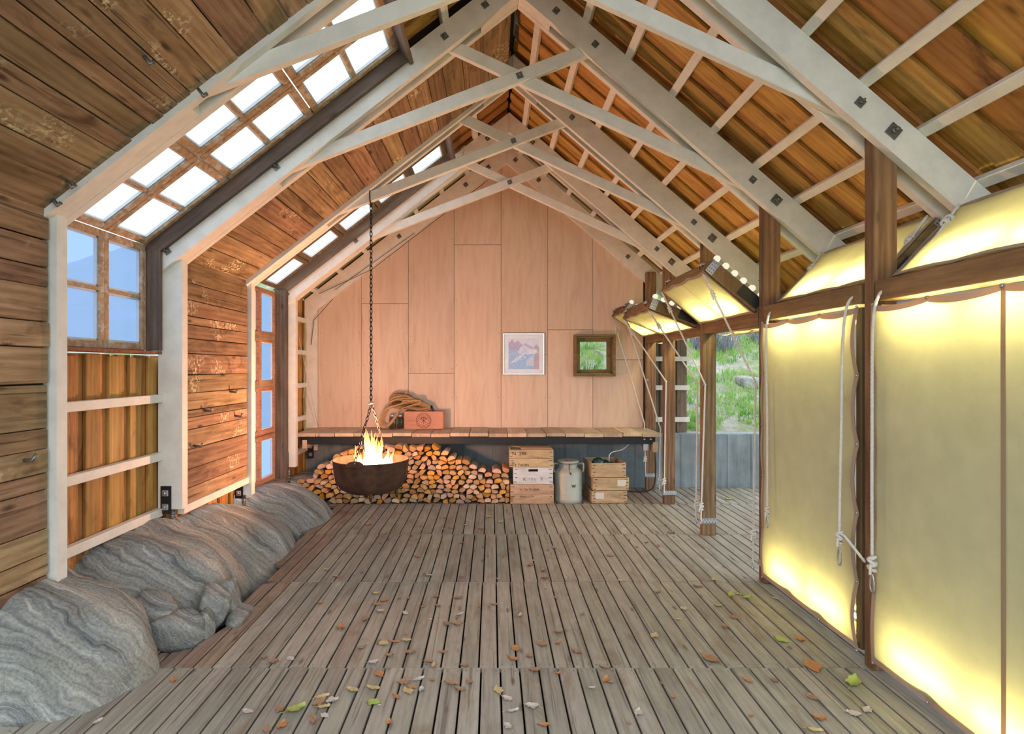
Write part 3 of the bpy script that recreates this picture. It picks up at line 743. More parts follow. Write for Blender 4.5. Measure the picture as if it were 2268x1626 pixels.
# boarded screen outside, beyond the gable's corner
scr = sempty('wall_outer')
for k, x in enumerate((2.10, 2.20, 2.32, 2.42, 2.545)):
    plank('plank', scr, M['greybrown'], (x, 7.70 + (.026 if k % 2 else 0), 1.55), (0, 0, 1), (1, 0, 0), (1.74, .13, .022), .003)
for z in (1.684, 1.30, .875, 2.09): plank('batten', scr, M['white'], (2.32, 7.655, z), (1, 0, 0), (0, 0, 1), (.62, .062, .05), .003)
# ---------------------------------------------------------------- trusses
def bolt(parent, p, size=.06, axis=(0, -1, 0), rot=None, nut=True):
    p = Vector(p); a = Vector(axis)
    r = rot if rot is not None else Matrix.Identity(3)
    mb = MB(); mb.box(p + a * .003, (size, .006, size) if abs(a.y) > .5 else (.006, size, size), .001, r)
    o = obj('washer_plate', mb, M['galvdark'], parent, origin=p)
    if nut:
        mb = MB(); q = p + a * .014
        mb.tube([p + a * .006, p + a * .02], size * .26, 6); mb.tube([p + a * .02, p + a * .04], size * .13, 8)
        obj('nut', mb, M['galvdark'], o, origin=p)
    return o
def bev_prism(poly, y0, y1, b=.004):
    mb = MB(); mb.prism(poly, y0, y1)
    return mb
POST_BOT = [.315, .54, .376, .43]
tl = ['white double-rafter roof truss closest to the open end, over the near closed canvas screen',
      'white roof truss between the first skylight and the second planked ceiling bay',
      'white roof truss from whose brace the black chain of the fire pot hangs',
      'last white crossed-brace truss before the plywood gable']
def truss(i):
    y0 = FR[i]; t = thing('roof_truss', tl[i], 'roof truss', (WX - .085, y0, POST_BOT[i]), group='white scissor trusses')
    def RL(p0, p1, ya, yb, xl=-2.39, xr=RX):
        q = [(xr, zl(xr, p0)), (xr, zl(xr, p1)), (xl, zl(xl, p1)), (xl, zl(xl, p0))]; mb = MB(); mb.prism(q, ya, yb); return mb
    def RRt(p0, p1, ya, yb, xl=RX, xr=2.58):
        q = [(xl, zr(xl, p0)), (xr, zr(xr, p0)), (xr, zr(xr, p1)), (xl, zr(xl, p1))]; mb = MB(); mb.prism(q, ya, yb); return mb
    g = .0012
    for (ya, yb) in ((y0 - .085, y0 - .038), (y0 + .038, y0 + .085)):
        obj('rafter', RL(0, .17, ya, yb, xr=RX - g), M['white'], t, origin=SL(1.5, .08, (ya + yb) / 2))
        obj('rafter', RRt(0, .17, ya, yb, xl=RX + g), M['white'], t, origin=SR(1.5, .08, (ya + yb) / 2))
    obj('packing_piece', RL(.002, .13, y0 - .036, y0 + .036, -2.25, -1.55), M['white'], t)
    mb = RL(.002, .15, y0 - .036, y0 + .036, -.08, RX - g); obj('packing_piece', mb, M['white'], t)
    mb = RRt(.002, .15, y0 - .036, y0 + .036, RX + g, .42); obj('packing_piece', mb, M['white'], t)
    # crossed braces
    mb = MB(); mb.bar((-1.80, y0 - .012, 2.915), (.82, y0 - .012, 3.93), .05, .092, .004); obj('brace', mb, M['white'], t, origin=(-.4, y0, 3.4))
    mb = MB(); mb.bar((2.02, y0 + .014, 2.845), (-.40, y0 + .014, 3.975), .044, .092, .004); obj('brace', mb, M['white'], t, origin=(.9, y0, 3.4))
    # left post, top cut to the roof slope
    q = [(WX, POST_BOT[i]), (WX, zl(WX, .012)), (WX - .175, zl(WX - .175, .012)), (WX - .175, POST_BOT[i])]
    mb = MB(); mb.prism(q, y0 - .037, y0 + .037); obj('post', mb, M['white'], t, origin=(WX - .08, y0, 1.2))
    rl = Matrix.Rotation(AL, 3, 'Y').inverted(); rr = Matrix.Rotation(AR, 3, 'Y')
    for x in (-.05, -.34, -1.55, -2.33): bolt(t, (x, y0 - .085, zl(x, .085)), .046, rot=rl)
    for x, s in ((.46, .044), (.74, .044), (1.87, .046), (2.04, .066), (2.50, .05)): bolt(t, (x, y0 - .085, zr(x, .085)), s, rot=rr)
    bolt(t, (.2, y0 - .037, 3.69), .046, rot=Matrix.Rotation(-.37, 3, 'Y'))
    # steel shoe with two square bolts, on a threaded rod into the rock
    zb = POST_BOT[i]; mb = MB(); mb.box((WX - .115, y0 - .043, zb + .07), (.075, .012, .20), .002); sh = obj('shoe_plate', mb, M['black'], t)
    for dz in (.02, .12):
        mb = MB(); mb.box((WX - .115, y0 - .053, zb + dz), (.045, .012, .045), .004); mb.tube([(WX - .115, y0 - .06, zb + dz), (WX - .115, y0 - .07, zb + dz)], .012, 6); obj('square_bolt', mb, M['galv'], sh)
    mb = MB(); mb.tube([(WX - .09, y0, zb + .01), (WX - .09, y0, zb - .20)], .017, 10)
    for k in range(6): mb.tube([(WX - .09, y0, zb - .03 * k), (WX - .09, y0, zb - .03 * k - .012)], .022, 10)
    obj('threaded_rod', mb, M['galvdark'], t)
    return t
for i in range(4): truss(i)
# rafters bolted on the gable itself
gt = thing('gable_rafter_pair', 'pale rafters and corner board fixed flat on the plywood gable wall', 'roof truss', (RX, 7.42, 4.25))
mb = MB(); mb.prism([(RX - .001, zl(RX, -.03)), (RX - .001, zl(RX, .17)), (-2.42, zl(-2.42, .17)), (-2.42, zl(-2.42, -.03))], 7.40, 7.449); obj('rafter', mb, M['white'], gt)
mb = MB(); mb.prism([(RX + .001, zr(RX, -.03)), (2.5, zr(2.5, -.03)), (2.5, zr(2.5, .17)), (RX + .001, zr(RX, .17))], 7.40, 7.449); obj('rafter', mb, M['white'], gt)
mb = MB(); mb.prism([(-2.262, .50), (-2.262, zl(-2.262, -.03)), (-2.40, zl(-2.40, -.03)), (-2.40, .50)], 7.405, 7.449); obj('post', mb, M['white'], gt)
rl = Matrix.Rotation(AL, 3, 'Y').inverted(); rr = Matrix.Rotation(AR, 3, 'Y')
for x in (-.05, -.34, -1.2): bolt(gt, (x, 7.40, zl(x, .07)), .05, rot=rl)
for x in (.3, .6, 1.1, 1.75): bolt(gt, (x, 7.40, zr(x, .07)), .05, rot=rr)
mb = MB(); mb.box((-2.34, 7.395, .50), (.075, .012, .2), .002); sh = obj('shoe_plate', mb, M['black'], gt)
for dz in (-.05, .05):
    mb = MB(); mb.box((-2.34, 7.385, .50 + dz), (.045, .012, .045), .004); obj('square_bolt', mb, M['galv'], sh)
# bracing wire from the gable rafter to the bench corner
mb = MB()
def wire(a, b, r=.0035): mb.tube([a, b], r, 6)
wire((-.06, 7.385, 3.98), (-1.55, 7.38, 2.83)); wire((-1.55, 7.38, 2.83), (-2.22, 7.37, 2.52)); wire((-1.0, 7.385, 3.3), (-2.02, 7.38, 2.57), .003)
wire((-2.05, 7.38, 2.45), (-2.29, 7.37, 2.18)); wire((-2.29, 7.37, 2.18), (-2.33, 7.38, 1.86))
tag(obj('bracing_wire', mb, M['cableblack'], origin=(-1.5, 7.38, 2.9)), 'thin dark wire strung along the pale gable rafter', 'wire')
mb = MB(); wire((-2.33, 7.2, 2.0), (-2.30, 7.0, 1.2), .003); wire((-2.35, 6.9, 2.05), (-2.22, 7.3, .83), .003)
tag(obj('crossed_cord', mb, M['rope'], origin=(-2.3, 7.1, 1.5)), 'thin pale cords crossing the battens beside the bench end', 'cord')

# ---------------------------------------------------------------- brown posts on the open side
pl = ['brown timber post between the two closed glowing canvas screens',
      'brown timber post at the far edge of the narrower closed canvas screen',
      'free-standing brown post in the open side with rope and perforated strap, nearer one',
      'brown post just in front of the bench end with a strap low down',
      'brown post at the corner of the plywood gable, bench in front of it']
PT = [4, 4, 4, 4, 4]
posts = []
for i, y in enumerate(FR[:4] + [7.52]):
    t = thing('timber_post', pl[i], 'post', (PXR + .0625, y, 0), group='brown posts of the open side')
    if i == 4: t.location.y = 7.40; y = 7.40
    top = zr(2.04, .10)
    o = plank('shaft', t, M['post'], (PXR + .0625, y if i < 4 else 7.365, top / 2 + .0), (0, 0, 1), (1, 0, 0), (top, .125, .073 if i < 4 else .06), .004)
    yf = y - .0365 if i < 4 else 7.335
    if i >= 1:
        z = .135 if i < 4 else .19
        mb = MB(); mb.box((PXR + .06, yf - .003, z), (.155, .004, .046), .001)
        if i < 4: mb.box((PXR - .004, y, z), (.004, .08, .046), .001)
        st_ = obj('strap', mb, M['galv'], t)
        mb = MB()
        for k in range(5):
            for q in (-.011, .011): mb.box((PXR + .005 + .028 * k + (q > 0) * .012, yf - .0055, z + q), (.008, .002, .008))
        obj('strap_holes', mb, M['black'], st_)['kind'] = 'stuff'
        mb = MB(); mb.tube([(PXR + .012, yf, 1.41), (PXR + .012, yf - .03, 1.41)], .012, 10); obj('eye_bolt', mb, M['galv'], t)
    posts.append(t)

# ---------------------------------------------------------------- canvas hatches
def grid_canvas(P, nu, nv, name, mat, parent):
    """P(a,b)->local point for a,b in 0..1"""
    mb = MB(); vs = [P(i / nu, j / nv) for j in range(nv + 1) for i in range(nu + 1)]
    fs = [(j * (nu + 1) + i, j * (nu + 1) + i + 1, (j + 1) * (nu + 1) + i + 1, (j + 1) * (nu + 1) + i) for j in range(nv) for i in range(nu)]
    mb.add(vs, fs, 0, True); return obj(name, mb, mat, parent, local=True)
def hatch(label, y0, W, angle, lit, seam_lower, seam_a=.5):
    t = thing('canvas_hatch', label, 'hatch', (2.03, y0, 1.95), (0, -math.radians(angle), 0), group='canvas hatches along the open side')
    H = 1.89; XI, XO = -.068, .05
    def B(name, boxes, mat, bev=.004):
        mb = MB()
        for c, d in boxes: mb.box(c, d, bev)
        return obj(name, mb, mat, t, local=True)
    xm, xd = (XI + XO) / 2 + .003, XO - XI - .008
    for yy in (.0225, W - .0225): B('stile', [((xm, yy, -H / 2 - .03), (xd, .045, H - .06))], M['brown_z'])
    B('rail', [((xm, W / 2, -H + .03), (xd, W - .09, .06))], M['brown_y'])
    B('header', [((-.0, W / 2, .012), (.13, W, .105))], M['brown_y'])
    B('backing_sheet', [((XO, W / 2, -H / 2), (.006, W, H - .02))], M['polywhite'], 0)
    # canvas: scalloped edge pulled in at the screws
    def scal(u, n): return .014 * abs(math.sin(PI * u * n)) ** 0.8
    nz, ny_ = 5, 3 if W > .9 else 2
    def Plow(a, b):
        y = -.004 + (W + .008) * a; z = -H - .004 + (H - .052) * b
        ea, eb = min(a, 1 - a), min(b, 1 - b)
        wz = max(0, 1 - min(ea * W, eb * H) / .10)
        if ea < 1e-6: y += scal(b, nz) * (1 if a < .5 else -1)
        if eb < 1e-6: z += scal(a, ny_) * (1 if b < .5 else -1) * 1.6
        bul = 0.0
        if ea * W < .12: bul += (1 - ea * W / .12) * abs(math.sin(PI * b * nz)) * .016
        if eb * H < .12: bul += (1 - eb * H / .12) * abs(math.sin(PI * a * ny_)) * .022
        return Vector((XI - .006 - bul + .004 * noise.noise(Vector((y * 2, z * 2, y0))), y, z))
    cv = grid_canvas(Plow, 40, 60, 'canvas', M['canvas'], t)
    def hemstrip(edge):
        def P(a, b):
            k = .028
            if edge == 'l': q = Plow(0, a); q2 = q + Vector((0, k, 0))
            elif edge == 'r': q = Plow(1, a); q2 = q - Vector((0, k, 0))
            elif edge == 'b': q = Plow(a, 0); q2 = q + Vector((0, 0, k))
            else: q = Plow(a, 1); q2 = q - Vector((0, 0, k))
            r = q.lerp(q2, b); r.x -= .004; return r
        return grid_canvas(P, 60, 2, 'hem', M['hem'], t)
    for e in 'lrbt': hemstrip(e)
    mb = MB()
    pts = [Plow(0, k / nz) + Vector((0, .012, 0)) for k in range(nz + 1)] + [Plow(1, k / nz) - Vector((0, .012, 0)) for k in range(nz + 1)] + [Plow(k / ny_, e) + Vector((0, 0, .012 if e == 0 else -.012)) for k in range(1, ny_) for e in (0, 1)]
    for p in pts: mb.tube([p + Vector((-.003, 0, 0)), p + Vector((-.010, 0, 0))], .007, 8)
    obj('screws', mb, M['galv'], t, local=True)['kind'] = 'stuff'
    if seam_lower:
        def Ps(a, b):
            q = Plow(seam_a, min(.996, max(.004, a))); return Vector((q.x - .004, q.y + (b - .5) * .022, q.z))
        grid_canvas(Ps, 30, 1, 'seam', M['seam'], t)
    # upper flap, leaning outwards when closed
    ea = math.radians(47); E = Vector((math.cos(ea), 0, math.sin(ea))); Mn = Vector((-math.sin(ea), 0, math.cos(ea))); YY = Vector((0, 1, 0))
    rot = Matrix((E, YY, Mn)).transposed()
    e0, e1, m0, m1 = .085, .57, .035, -.075
    def FB(name, boxes, mat, bev=.003):
        mb = MB()
        for (e, y, m), d in boxes: mb.box(E * e + YY * y + Mn * m, d, bev, rot)
        return obj(name, mb, mat, t, local=True)
    mm = (m0 + m1) / 2
    for yy in (.0225, W - .0225): FB('flap_stile', [(((e0 + e1) / 2, yy, mm), (e1 - e0, .045, m0 - m1 - .004))], M['framewood'])
    FB('flap_rail', [((e1 - .02, W / 2, mm), (.04, W - .09, m0 - m1 - .004))], M['brown_y'])
    FB('flap_rail', [((e0 + .015, W / 2, mm), (.03, W - .09, m0 - m1 - .004))], M['brown_y'])
    FB('backing_sheet', [(((e0 + e1) / 2, W / 2, m1), (e1 - e0, W, .006))], M['polywhite'], 0)
    for yy in (-.003, W + .003): FB('corner_plate', [((e1 - .035, yy, mm), (.06, .003, .10))], M['galv'], 0)
    for yy in (-.003,): FB('side_plate', [((e0 + .10, yy, mm - .012), (.19, .004, .085))], M['black'], 0)
    mb = MB()
    for yy in (-.005,):
        for a in (-.018, 0, .018):
            for b in (-.04, -.015, .012, .036): mb.box(E * (e1 - .035 + a) + YY * (yy - .0005) + Mn * (mm + b), (.006, .001, .006), 0, rot)
    obj('plate_holes', mb, M['black'], t, local=True)['kind'] = 'stuff'
    def Pf(a, b):
        y = -.004 + (W + .008) * a; e = e0 - .004 + (e1 - e0 + .008) * b; ea_, eb = min(a, 1 - a), min(b, 1 - b)
        if eb < 1e-6: e += scal(a, 3) * (1 if b < .5 else -1) * (.9 if angle else .25)
        if ea_ < 1e-6: y += scal(b, 2) * (1 if a < .5 else -1) * (.7 if angle else .2)
        bul = 0
        if eb * .5 < .04: bul += (1 - eb * .5 / .04) * abs(math.sin(PI * a * 3)) * .006
        return E * e + YY * y + Mn * (m0 + .005 + bul)
    grid_canvas(Pf, 30, 20, 'flap_canvas', M['canvas'], t)
    def hemf(edge):
        def P(a, b):
            k = .022
            if edge == 'l': q = Pf(0, a); d = YY
            elif edge == 'r': q = Pf(1, a); d = -YY
            elif edge == 'b': q = Pf(a, 0); d = E
            else: q = Pf(a, 1); d = -E
            return q + d * (k * b) + Mn * .003
        return grid_canvas(P, 30, 1, 'hem', M['hem'], t)
    for e in 'lrbt': hemf(e)
    if angle: grid_canvas(lambda a, b: E * (e0 + .01 + (e1 - e0 - .02) * a) + YY * (W * .5 + (b - .5) * .008) + Mn * (m0 + .009), 10, 1, 'seam', M['seam'], t)
    # hinge bolts and clasps at the free edge
    for yy in (W * .10, W * .86):
        mb = MB(); mb.tube([E * (e1 + .004) + YY * (yy - .03) + Mn * (mm - .02), E * (e1 + .03) + YY * (yy - .02) + Mn * mm, E * (e1 + .03) + YY * (yy + .03) + Mn * mm, E * (e1 + .004) + YY * (yy + .05) + Mn * (mm + .01)], .007, 8)
        mb.tube([E * (e1 + .004) + YY * (yy + .06) + Mn * (mm - .03), E * (e1 + .02) + YY * (yy + .06) + Mn * (mm - .03)], .018, 12)
        obj('clasp', mb, M['galv'], t, local=True)
    for k in range(6):
        mb = MB(); c = E * (e0 + .04 + .085 * k) + YY * .012 + Mn * (m1 - .022); mb.sphere(c, .026, 12, 8); obj('globe', mb, M['globe'], t, local=True)
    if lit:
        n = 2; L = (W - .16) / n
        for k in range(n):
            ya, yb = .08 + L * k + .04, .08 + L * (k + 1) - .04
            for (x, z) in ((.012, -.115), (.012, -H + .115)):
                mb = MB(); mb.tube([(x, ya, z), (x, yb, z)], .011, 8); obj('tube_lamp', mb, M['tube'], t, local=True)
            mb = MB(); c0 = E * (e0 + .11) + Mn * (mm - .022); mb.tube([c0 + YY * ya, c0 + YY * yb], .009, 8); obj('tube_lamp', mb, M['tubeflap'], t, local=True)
    t['_e'] = e1
    return t
def hpt(t, e, y, m):   # world point on a hatch's flap
    ea = math.radians(47); p = Vector((math.cos(ea) * e - math.sin(ea) * m, y, math.sin(ea) * e + math.cos(ea) * m))
    return t.matrix_basis @ p
H1 = hatch('large closed canvas screen with a vertical seam, by the open end', 1.82, 1.125, 0, True, True, .33)
H2 = hatch('narrower closed canvas screen between two brown posts, no seam', 3.06, 1.09, 0, True, False)
H3 = hatch('raised canvas hatch beside the narrower closed screen, largest of the three raised', 4.25, 1.10, 93, True, False)
H4 = hatch('middle one of the three raised canvas hatches, tilted flattest', 5.46, 1.09, 111, True, False)
H5 = hatch('raised canvas hatch closest to the plywood gable and small window', 6.66, .70, 100, True, False)
for h in (H1, H2, H3, H4, H5): h.pop('_e', None)

# ---------------------------------------------------------------- ropes of the hatches
def smooth(pts, n=6):
    pts = [Vector(p) for p in pts]; out = []
    for i in range(len(pts) - 1):
        p0, p1, p2, p3 = pts[max(i - 1, 0)], pts[i], pts[i + 1], pts[min(i + 2, len(pts) - 1)]
        for k in range(n):
            t = k / n; out.append(0.5 * ((2 * p1) + (-p0 + p2) * t + (2 * p0 - 5 * p1 + 4 * p2 - p3) * t * t + (-p0 + 3 * p1 - 3 * p2 + p3) * t ** 3))
    out.append(pts[-1]); return out
def resample(pts, step):
    out = [pts[0]]; acc = 0
    for a, b in zip(pts, pts[1:]):
        L = (b - a).length; n = max(1, int(L / step))
        for k in range(1, n + 1): out.append(a.lerp(b, k / n))
    return out
def knot(parent, p, d, s=1.0, mat='rope'):
    s *= .74
    p = Vector(p); d = Vector(d).normalized(); a = d.orthogonal().normalized(); b = d.cross(a); mb = MB()
    for k, (r, off) in enumerate(((.019, -.03), (.022, -.012), (.022, .008), (.018, .026))):
        tilt = Matrix.Rotation(.45 * (-1) ** k, 3, a)
        mb.tube([p + d * off * s + tilt @ ((a * math.cos(2 * PI * q / 12) + b * math.sin(2 * PI * q / 12)) * r * .8 * s) for q in range(12)], .009 * s, 8, True)
    mb.tube(smooth([p + d * .02 * s, p + a * .03 * s + d * .0, p + a * .045 * s + d * .045 * s], 4), .0065 * s, 8)
    return obj('knot', mb, M[mat], parent, origin=p)
def carabiner(parent, p, d, L=.075):
    p = Vector(p); d = Vector(d).normalized(); a = Vector((0, 1, 0)) if abs(d.y) < .8 else Vector((1, 0, 0)); a = (a - d * a.dot(d)).normalized(); mb = MB()
    loop = [p + d * (L * (.5 - .5 * math.cos(2 * PI * k / 20))) + a * (math.sin(2 * PI * k / 20) * (.010 + .010 * (.5 - .5 * math.cos(2 * PI * k / 20)))) for k in range(20)]
    mb.tube(loop, .0042, 8, True); return obj('carabiner', mb, M['galv'], parent, origin=p)
def rope(label, runs, knots=(), caras=(), r=.0075, kname='rope', straight=False):
    t = thing(kname, label, 'rope', runs[0][0], group='hatch ropes')
    for pts in runs:
        mb = MB(); pp = [Vector(p) for p in pts] if straight else smooth(pts, 8)
        mb.tube(resample(pp, .012), r, 9, False, 2 * PI / .075 / 1.0, 3); obj('strand', mb, M['rope'], t, origin=pts[0])
    for p, d, s in knots: knot(t, p, d, s)
    for p, d, L in caras: carabiner(t, p, d, L)
    return t
DN = (0, 0, -1)
a = hpt(H2, .55, 1.05, .06)
rope('slack rope hanging at the far edge of the narrower canvas screen', [[a, (2.14, 4.085, 2.09), (2.02, 4.07, 1.985), (1.925, 4.02, 1.86), (1.915, 3.99, 1.2), (1.91, 3.98, .60)]], [(a.lerp(Vector((2.14, 4.085, 2.09)), .35), (-.6, 0, -.5), 1.0), ((1.91, 3.98, .57), DN, 1.1)], [((1.91, 3.98, .54), DN, .08)])
a = hpt(H2, .55, .05, .06)
rope('slack rope hanging in front of the narrower canvas screen, hooked to the post between', [[a, (2.13, 3.12, 2.08), (2.02, 3.13, 1.985), (1.925, 3.13, 1.85), (1.905, 3.13, 1.2), (1.895, 3.13, .66)], [(1.895, 3.13, .66), (1.90, 3.09, .66), (1.93, 3.045, .60), (1.965, 3.02, .545)]], [(a.lerp(Vector((2.13, 3.12, 2.08)), .4), (-.6, 0, -.5), 1.0), ((1.895, 3.13, .64), DN, 1.25)], [((1.895, 3.13, .585), DN, .095)])
a = hpt(H1, .55, 1.08, .06)
rope('slack rope hanging in front of the brown post at the large screen', [[a, (2.13, 2.90, 2.08), (2.01, 2.90, 1.985), (1.925, 2.89, 1.84), (1.915, 2.89, 1.2), (1.915, 2.89, .62)]], [(a.lerp(Vector((2.13, 2.9, 2.08)), .25), (-.6, 0, -.5), 1.2), ((1.915, 2.89, .58), DN, 1.35)], [((1.915, 2.89, .53), DN, .09)])
def haul(label, h, y, pull, foot, kz):
    p = hpt(h, .55, y, .05); d = (Vector(pull) - p).normalized()
    return rope(label, [[p, p + d * .15, Vector(pull)], [pull, foot]], [(p + d * .17, d, 1.0), (Vector(pull).lerp(Vector(foot), kz), DN, 1.2)], [(p - d * .01, d, .085), (Vector(foot) + Vector((0, 0, .02)), DN, .06)], straight=True)
haul('taut rope from the largest raised hatch down past the narrower screen', H3, .03, (1.972, 4.29, 1.46), (1.955, 4.30, .10), .84)
haul('taut rope from the largest raised hatch to the free-standing post', H3, 1.07, (PXR + .012, 5.335, 1.41), (PXR - .03, 5.33, .15), .90)
haul('taut rope from the middle raised hatch to the back of the free-standing post', H4, .03, (1.955, 5.46, 1.42), (1.945, 5.47, .12), .88)
haul('taut rope from the middle raised hatch to the post by the bench end', H4, 1.06, (PXR + .012, 6.535, 1.41), (PXR - .012, 6.53, .15), .90)
haul('taut rope from the raised hatch at the gable to the back of the bench-end post', H5, .03, (1.955, 6.66, .86), (1.945, 6.67, .15), .85)
haul('taut rope from the raised hatch at the gable down to the corner post', H5, .67, (1.935, 7.29, .86), (1.955, 7.31, .21), .70)
# pegs driven into the lining
peg = None
for (u, v, d) in ((440, 198, 2.5), (148, 400, 2.55), (116, 440, 2.72), (320, 125, 2.3), (51, 1020, 2.76)):
    p = px(u, v, d)
    # move onto the lining along the view ray
    best = None
    for k in range(400):
        q = px(u, v, 1.5 + k * .005)
        if q.x < WX - .033 or q.z > zl(q.x, .033): best = q; break
    if best is None: continue
    nrm = Vector((1, 0, 0)) if best.x < WX - .03 else -NL
    mb = MB(); mb.tube([best - nrm * .01, best + nrm * .045, best + nrm * .06 + Vector((0, .01, .03))], .010, 8)
    obj('peg', mb, M['galvdark'], wall_left if nrm.x == 1 else ceiling, origin=best)
for (y, z) in ((5.0, 1.36), (4.55, 1.23), (5.1, 1.14), (4.4, .97)):
    mb = MB(); mb.tube([(-2.285, y, z), (-2.235, y, z - .008), (-2.22, y, z + .02)], .010, 8); obj('peg', mb, M['galvdark'], wall_left, origin=(-2.28, y, z))
# ---------------------------------------------------------------- bench
bn = thing('bench', 'long plank bench spanning the plywood gable wall', 'bench', (-.15, 7.1, 0))
n = 19; x0, x1 = -2.315, 2.0; w = (x1 - x0) / n
for k in range(n):
    a = x0 + w * k; yf = 6.765 + R(-.008, .008)
    plank('plank', bn, M['bench'], (a + w / 2, (yf + 7.44) / 2, .772 + R(-.005, .004)), (0, 1, 0), (1, 0, 0), (7.44 - yf, w - R(.004, .009), .042), .004)
mb = MB(); mb.box((-.17, 6.815, .705), (4.2, .05, .085), .002); rl_ = obj('steel_rail', mb, M['black'], bn)
mb = MB()
for x in (1.80, 1.875): mb.tube([(x, 6.79, .72), (x, 6.775, .72)], .012, 8)
obj('rail_bolts', mb, M['galv'], rl_)
mb = MB(); mb.box((-.17, 7.38, .71), (4.2, .05, .08), .002); obj('steel_rail', mb, M['black'], bn)
plank('bearer', bn, M['bench'], (-2.22, 7.10, .66), (0, 1, 0), (1, 0, 0), (.64, .055, .10), .004)
plank('bearer', bn, M['bench'], (1.93, 7.05, .625), (0, 1, 0), (1, 0, 0), (.56, .055, .12), .004)
mb = MB(); mb.box((1.83, 6.85, .63), (.06, .06, .1), .003); obj('bracket', mb, M['galv'], bn)

# ---------------------------------------------------------------- firewood (cells of a packed stack)
FX0, FX1 = -2.2, .20
def fire_top(x):
    pts = [(-2.25, .26), (-2.08, .34), (-1.85, .52), (-1.6, .66), (-1.0, .665), (-.66, .655), (-.55, .60), (-.38, .52), (-.2, .45), (-.05, .36), (.08, .38), (.22, .38)]
    for (a, za), (b, zb) in zip(pts, pts[1:]):
        if a <= x <= b: return za + (zb - za) * (x - a) / (b - a)
    return .3
rs = random.Random(11); seeds = []
z = .034; row = 0
while z < .66:
    x = FX0 + (.043 if row % 2 else 0)
    while x < FX1 + .02:
        if z < fire_top(min(x, FX1)) - .015 and not (x < -1.72 and z < .20 - (x + 2.2) * .50):
            seeds.append((x + rs.uniform(-.022, .022), z + rs.uniform(-.012, .012), row))
        x += rs.uniform(.066, .108)
    z += .054; row += 1
def clip(poly, px_, py_, nx, ny):
    out = []
    for i in range(len(poly)):
        a, b = poly[i], poly[(i + 1) % len(poly)]
        da = (a[0] - px_) * nx + (a[1] - py_) * ny; db = (b[0] - px_) * nx + (b[1] - py_) * ny
        if da <= 0: out.append(a)
        if (da < 0 < db) or (db < 0 < da): t = da / (da - db); out.append((a[0] + (b[0] - a[0]) * t, a[1] + (b[1] - a[1]) * t))
    return out
nlog = 0
logs = []
for i, (x, z, rw_) in enumerate(seeds):
    poly = [(x - .065, max(.004, z - .05)), (x + .065, max(.004, z - .05)), (x + .065, z + .05), (x - .065, z + .05)]
    for j, (u, v, _r) in enumerate(seeds):
        if i != j and abs(u - x) < .14 and abs(v - z) < .12:
            poly = clip(poly, (x + u) / 2, (z + v) / 2, u - x, v - z)
            if len(poly) < 3: break
    if len(poly) < 3: continue
    poly = clip(poly, FX1 + .0, 0, 1, 0); poly = clip(poly, 0, .004, 0, -1)
    if len(poly) < 3: continue
    cx = sum(p[0] for p in poly) / len(poly); cz = sum(p[1] for p in poly) / len(poly)
    # round one side, the bark side: an arc cut across the cell
    u_ = rs.random(); dirn = PI / 2 + rs.uniform(-.4, .4) if u_ < .58 else (-PI / 2 + rs.uniform(-.4, .4) if u_ < .78 else rs.uniform(0, 2 * PI))
    dx_, dz_ = math.cos(dirn), math.sin(dirn); rr_ = rs.uniform(.049, .060); back = rs.uniform(.022, .028)
    ox, oz = cx - dx_ * back, cz - dz_ * back
    poly = clip(poly, ox, oz, -dx_, -dz_)
    for q in range(-6, 7):
        if len(poly) < 3: break
        a_ = dirn + q * PI / 13
        poly = clip(poly, ox + math.cos(a_) * rr_, oz + math.sin(a_) * rr_, math.cos(a_), math.sin(a_))
    if len(poly) < 3: continue
    cx = sum(p[0] for p in poly) / len(poly); cz = sum(p[1] for p in poly) / len(poly); rnd = poly
    k = .94; poly = [(p[0] - cx, p[1] - cz) for p in rnd]; poly = [(p[0] * k, p[1] * k) for p in poly]
    yf = 6.605 + rs.uniform(-.04, .045) + (.0 if cz < .3 else .02); L = rs.uniform(.30, .36)
    mb = MB(); m_ = len(poly)
    vs = [(p[0] * .94, 0, p[1] * .94) for p in poly] + [(p[0], .006, p[1]) for p in poly] + [(p[0], L, p[1]) for p in poly]
    mb.add(vs, [list(range(m_))[::-1]], 0)
    b0 = 0
    for q in range(m_):
        e = poly[q]; e2 = poly[(q + 1) % m_]; bark = ((e[0] + e2[0]) * dx_ + (e[1] + e2[1]) * dz_) > .012
        mb.f.append([q, (q + 1) % m_, m_ + (q + 1) % m_, m_ + q]); mb.mi.append(1 if bark else 0); mb.sm.append(False)
        mb.f.append([m_ + q, m_ + (q + 1) % m_, 2 * m_ + (q + 1) % m_, 2 * m_ + q]); mb.mi.append(1 if bark else 0); mb.sm.append(False)
    mb.f.append([2 * m_ + q for q in range(m_)]); mb.mi.append(0); mb.sm.append(False)
    o = bpy.data.objects.new('firewood_log', mb.mesh('firewood_log', [M['logend'], M['bark']])); C.objects.link(o)
    o.location = (cx, yf, cz); 
    wx = max(p[0] for p in poly) - min(p[0] for p in poly); wz = max(p[1] for p in poly) - min(p[1] for p in poly)
    logs.append((rw_, cx, o, 'flat wide' if wx > 1.45 * wz else ('narrow upright' if wz > 1.1 * wx else 'chunky'))); nlog += 1
ORD = 'first second third fourth fifth sixth seventh eighth ninth tenth eleventh twelfth thirteenth fourteenth fifteenth sixteenth seventeenth eighteenth nineteenth twentieth'.split()
def ordinal(k):
    if k <= 20: return ORD[k - 1]
    t_, u_ = divmod(k, 10); w_ = {2: 'twent', 3: 'thirt', 4: 'fort', 5: 'fift', 6: 'sixt', 7: 'sevent'}[t_]
    return w_ + 'ieth' if u_ == 0 else w_ + 'y-' + ORD[u_ - 1]
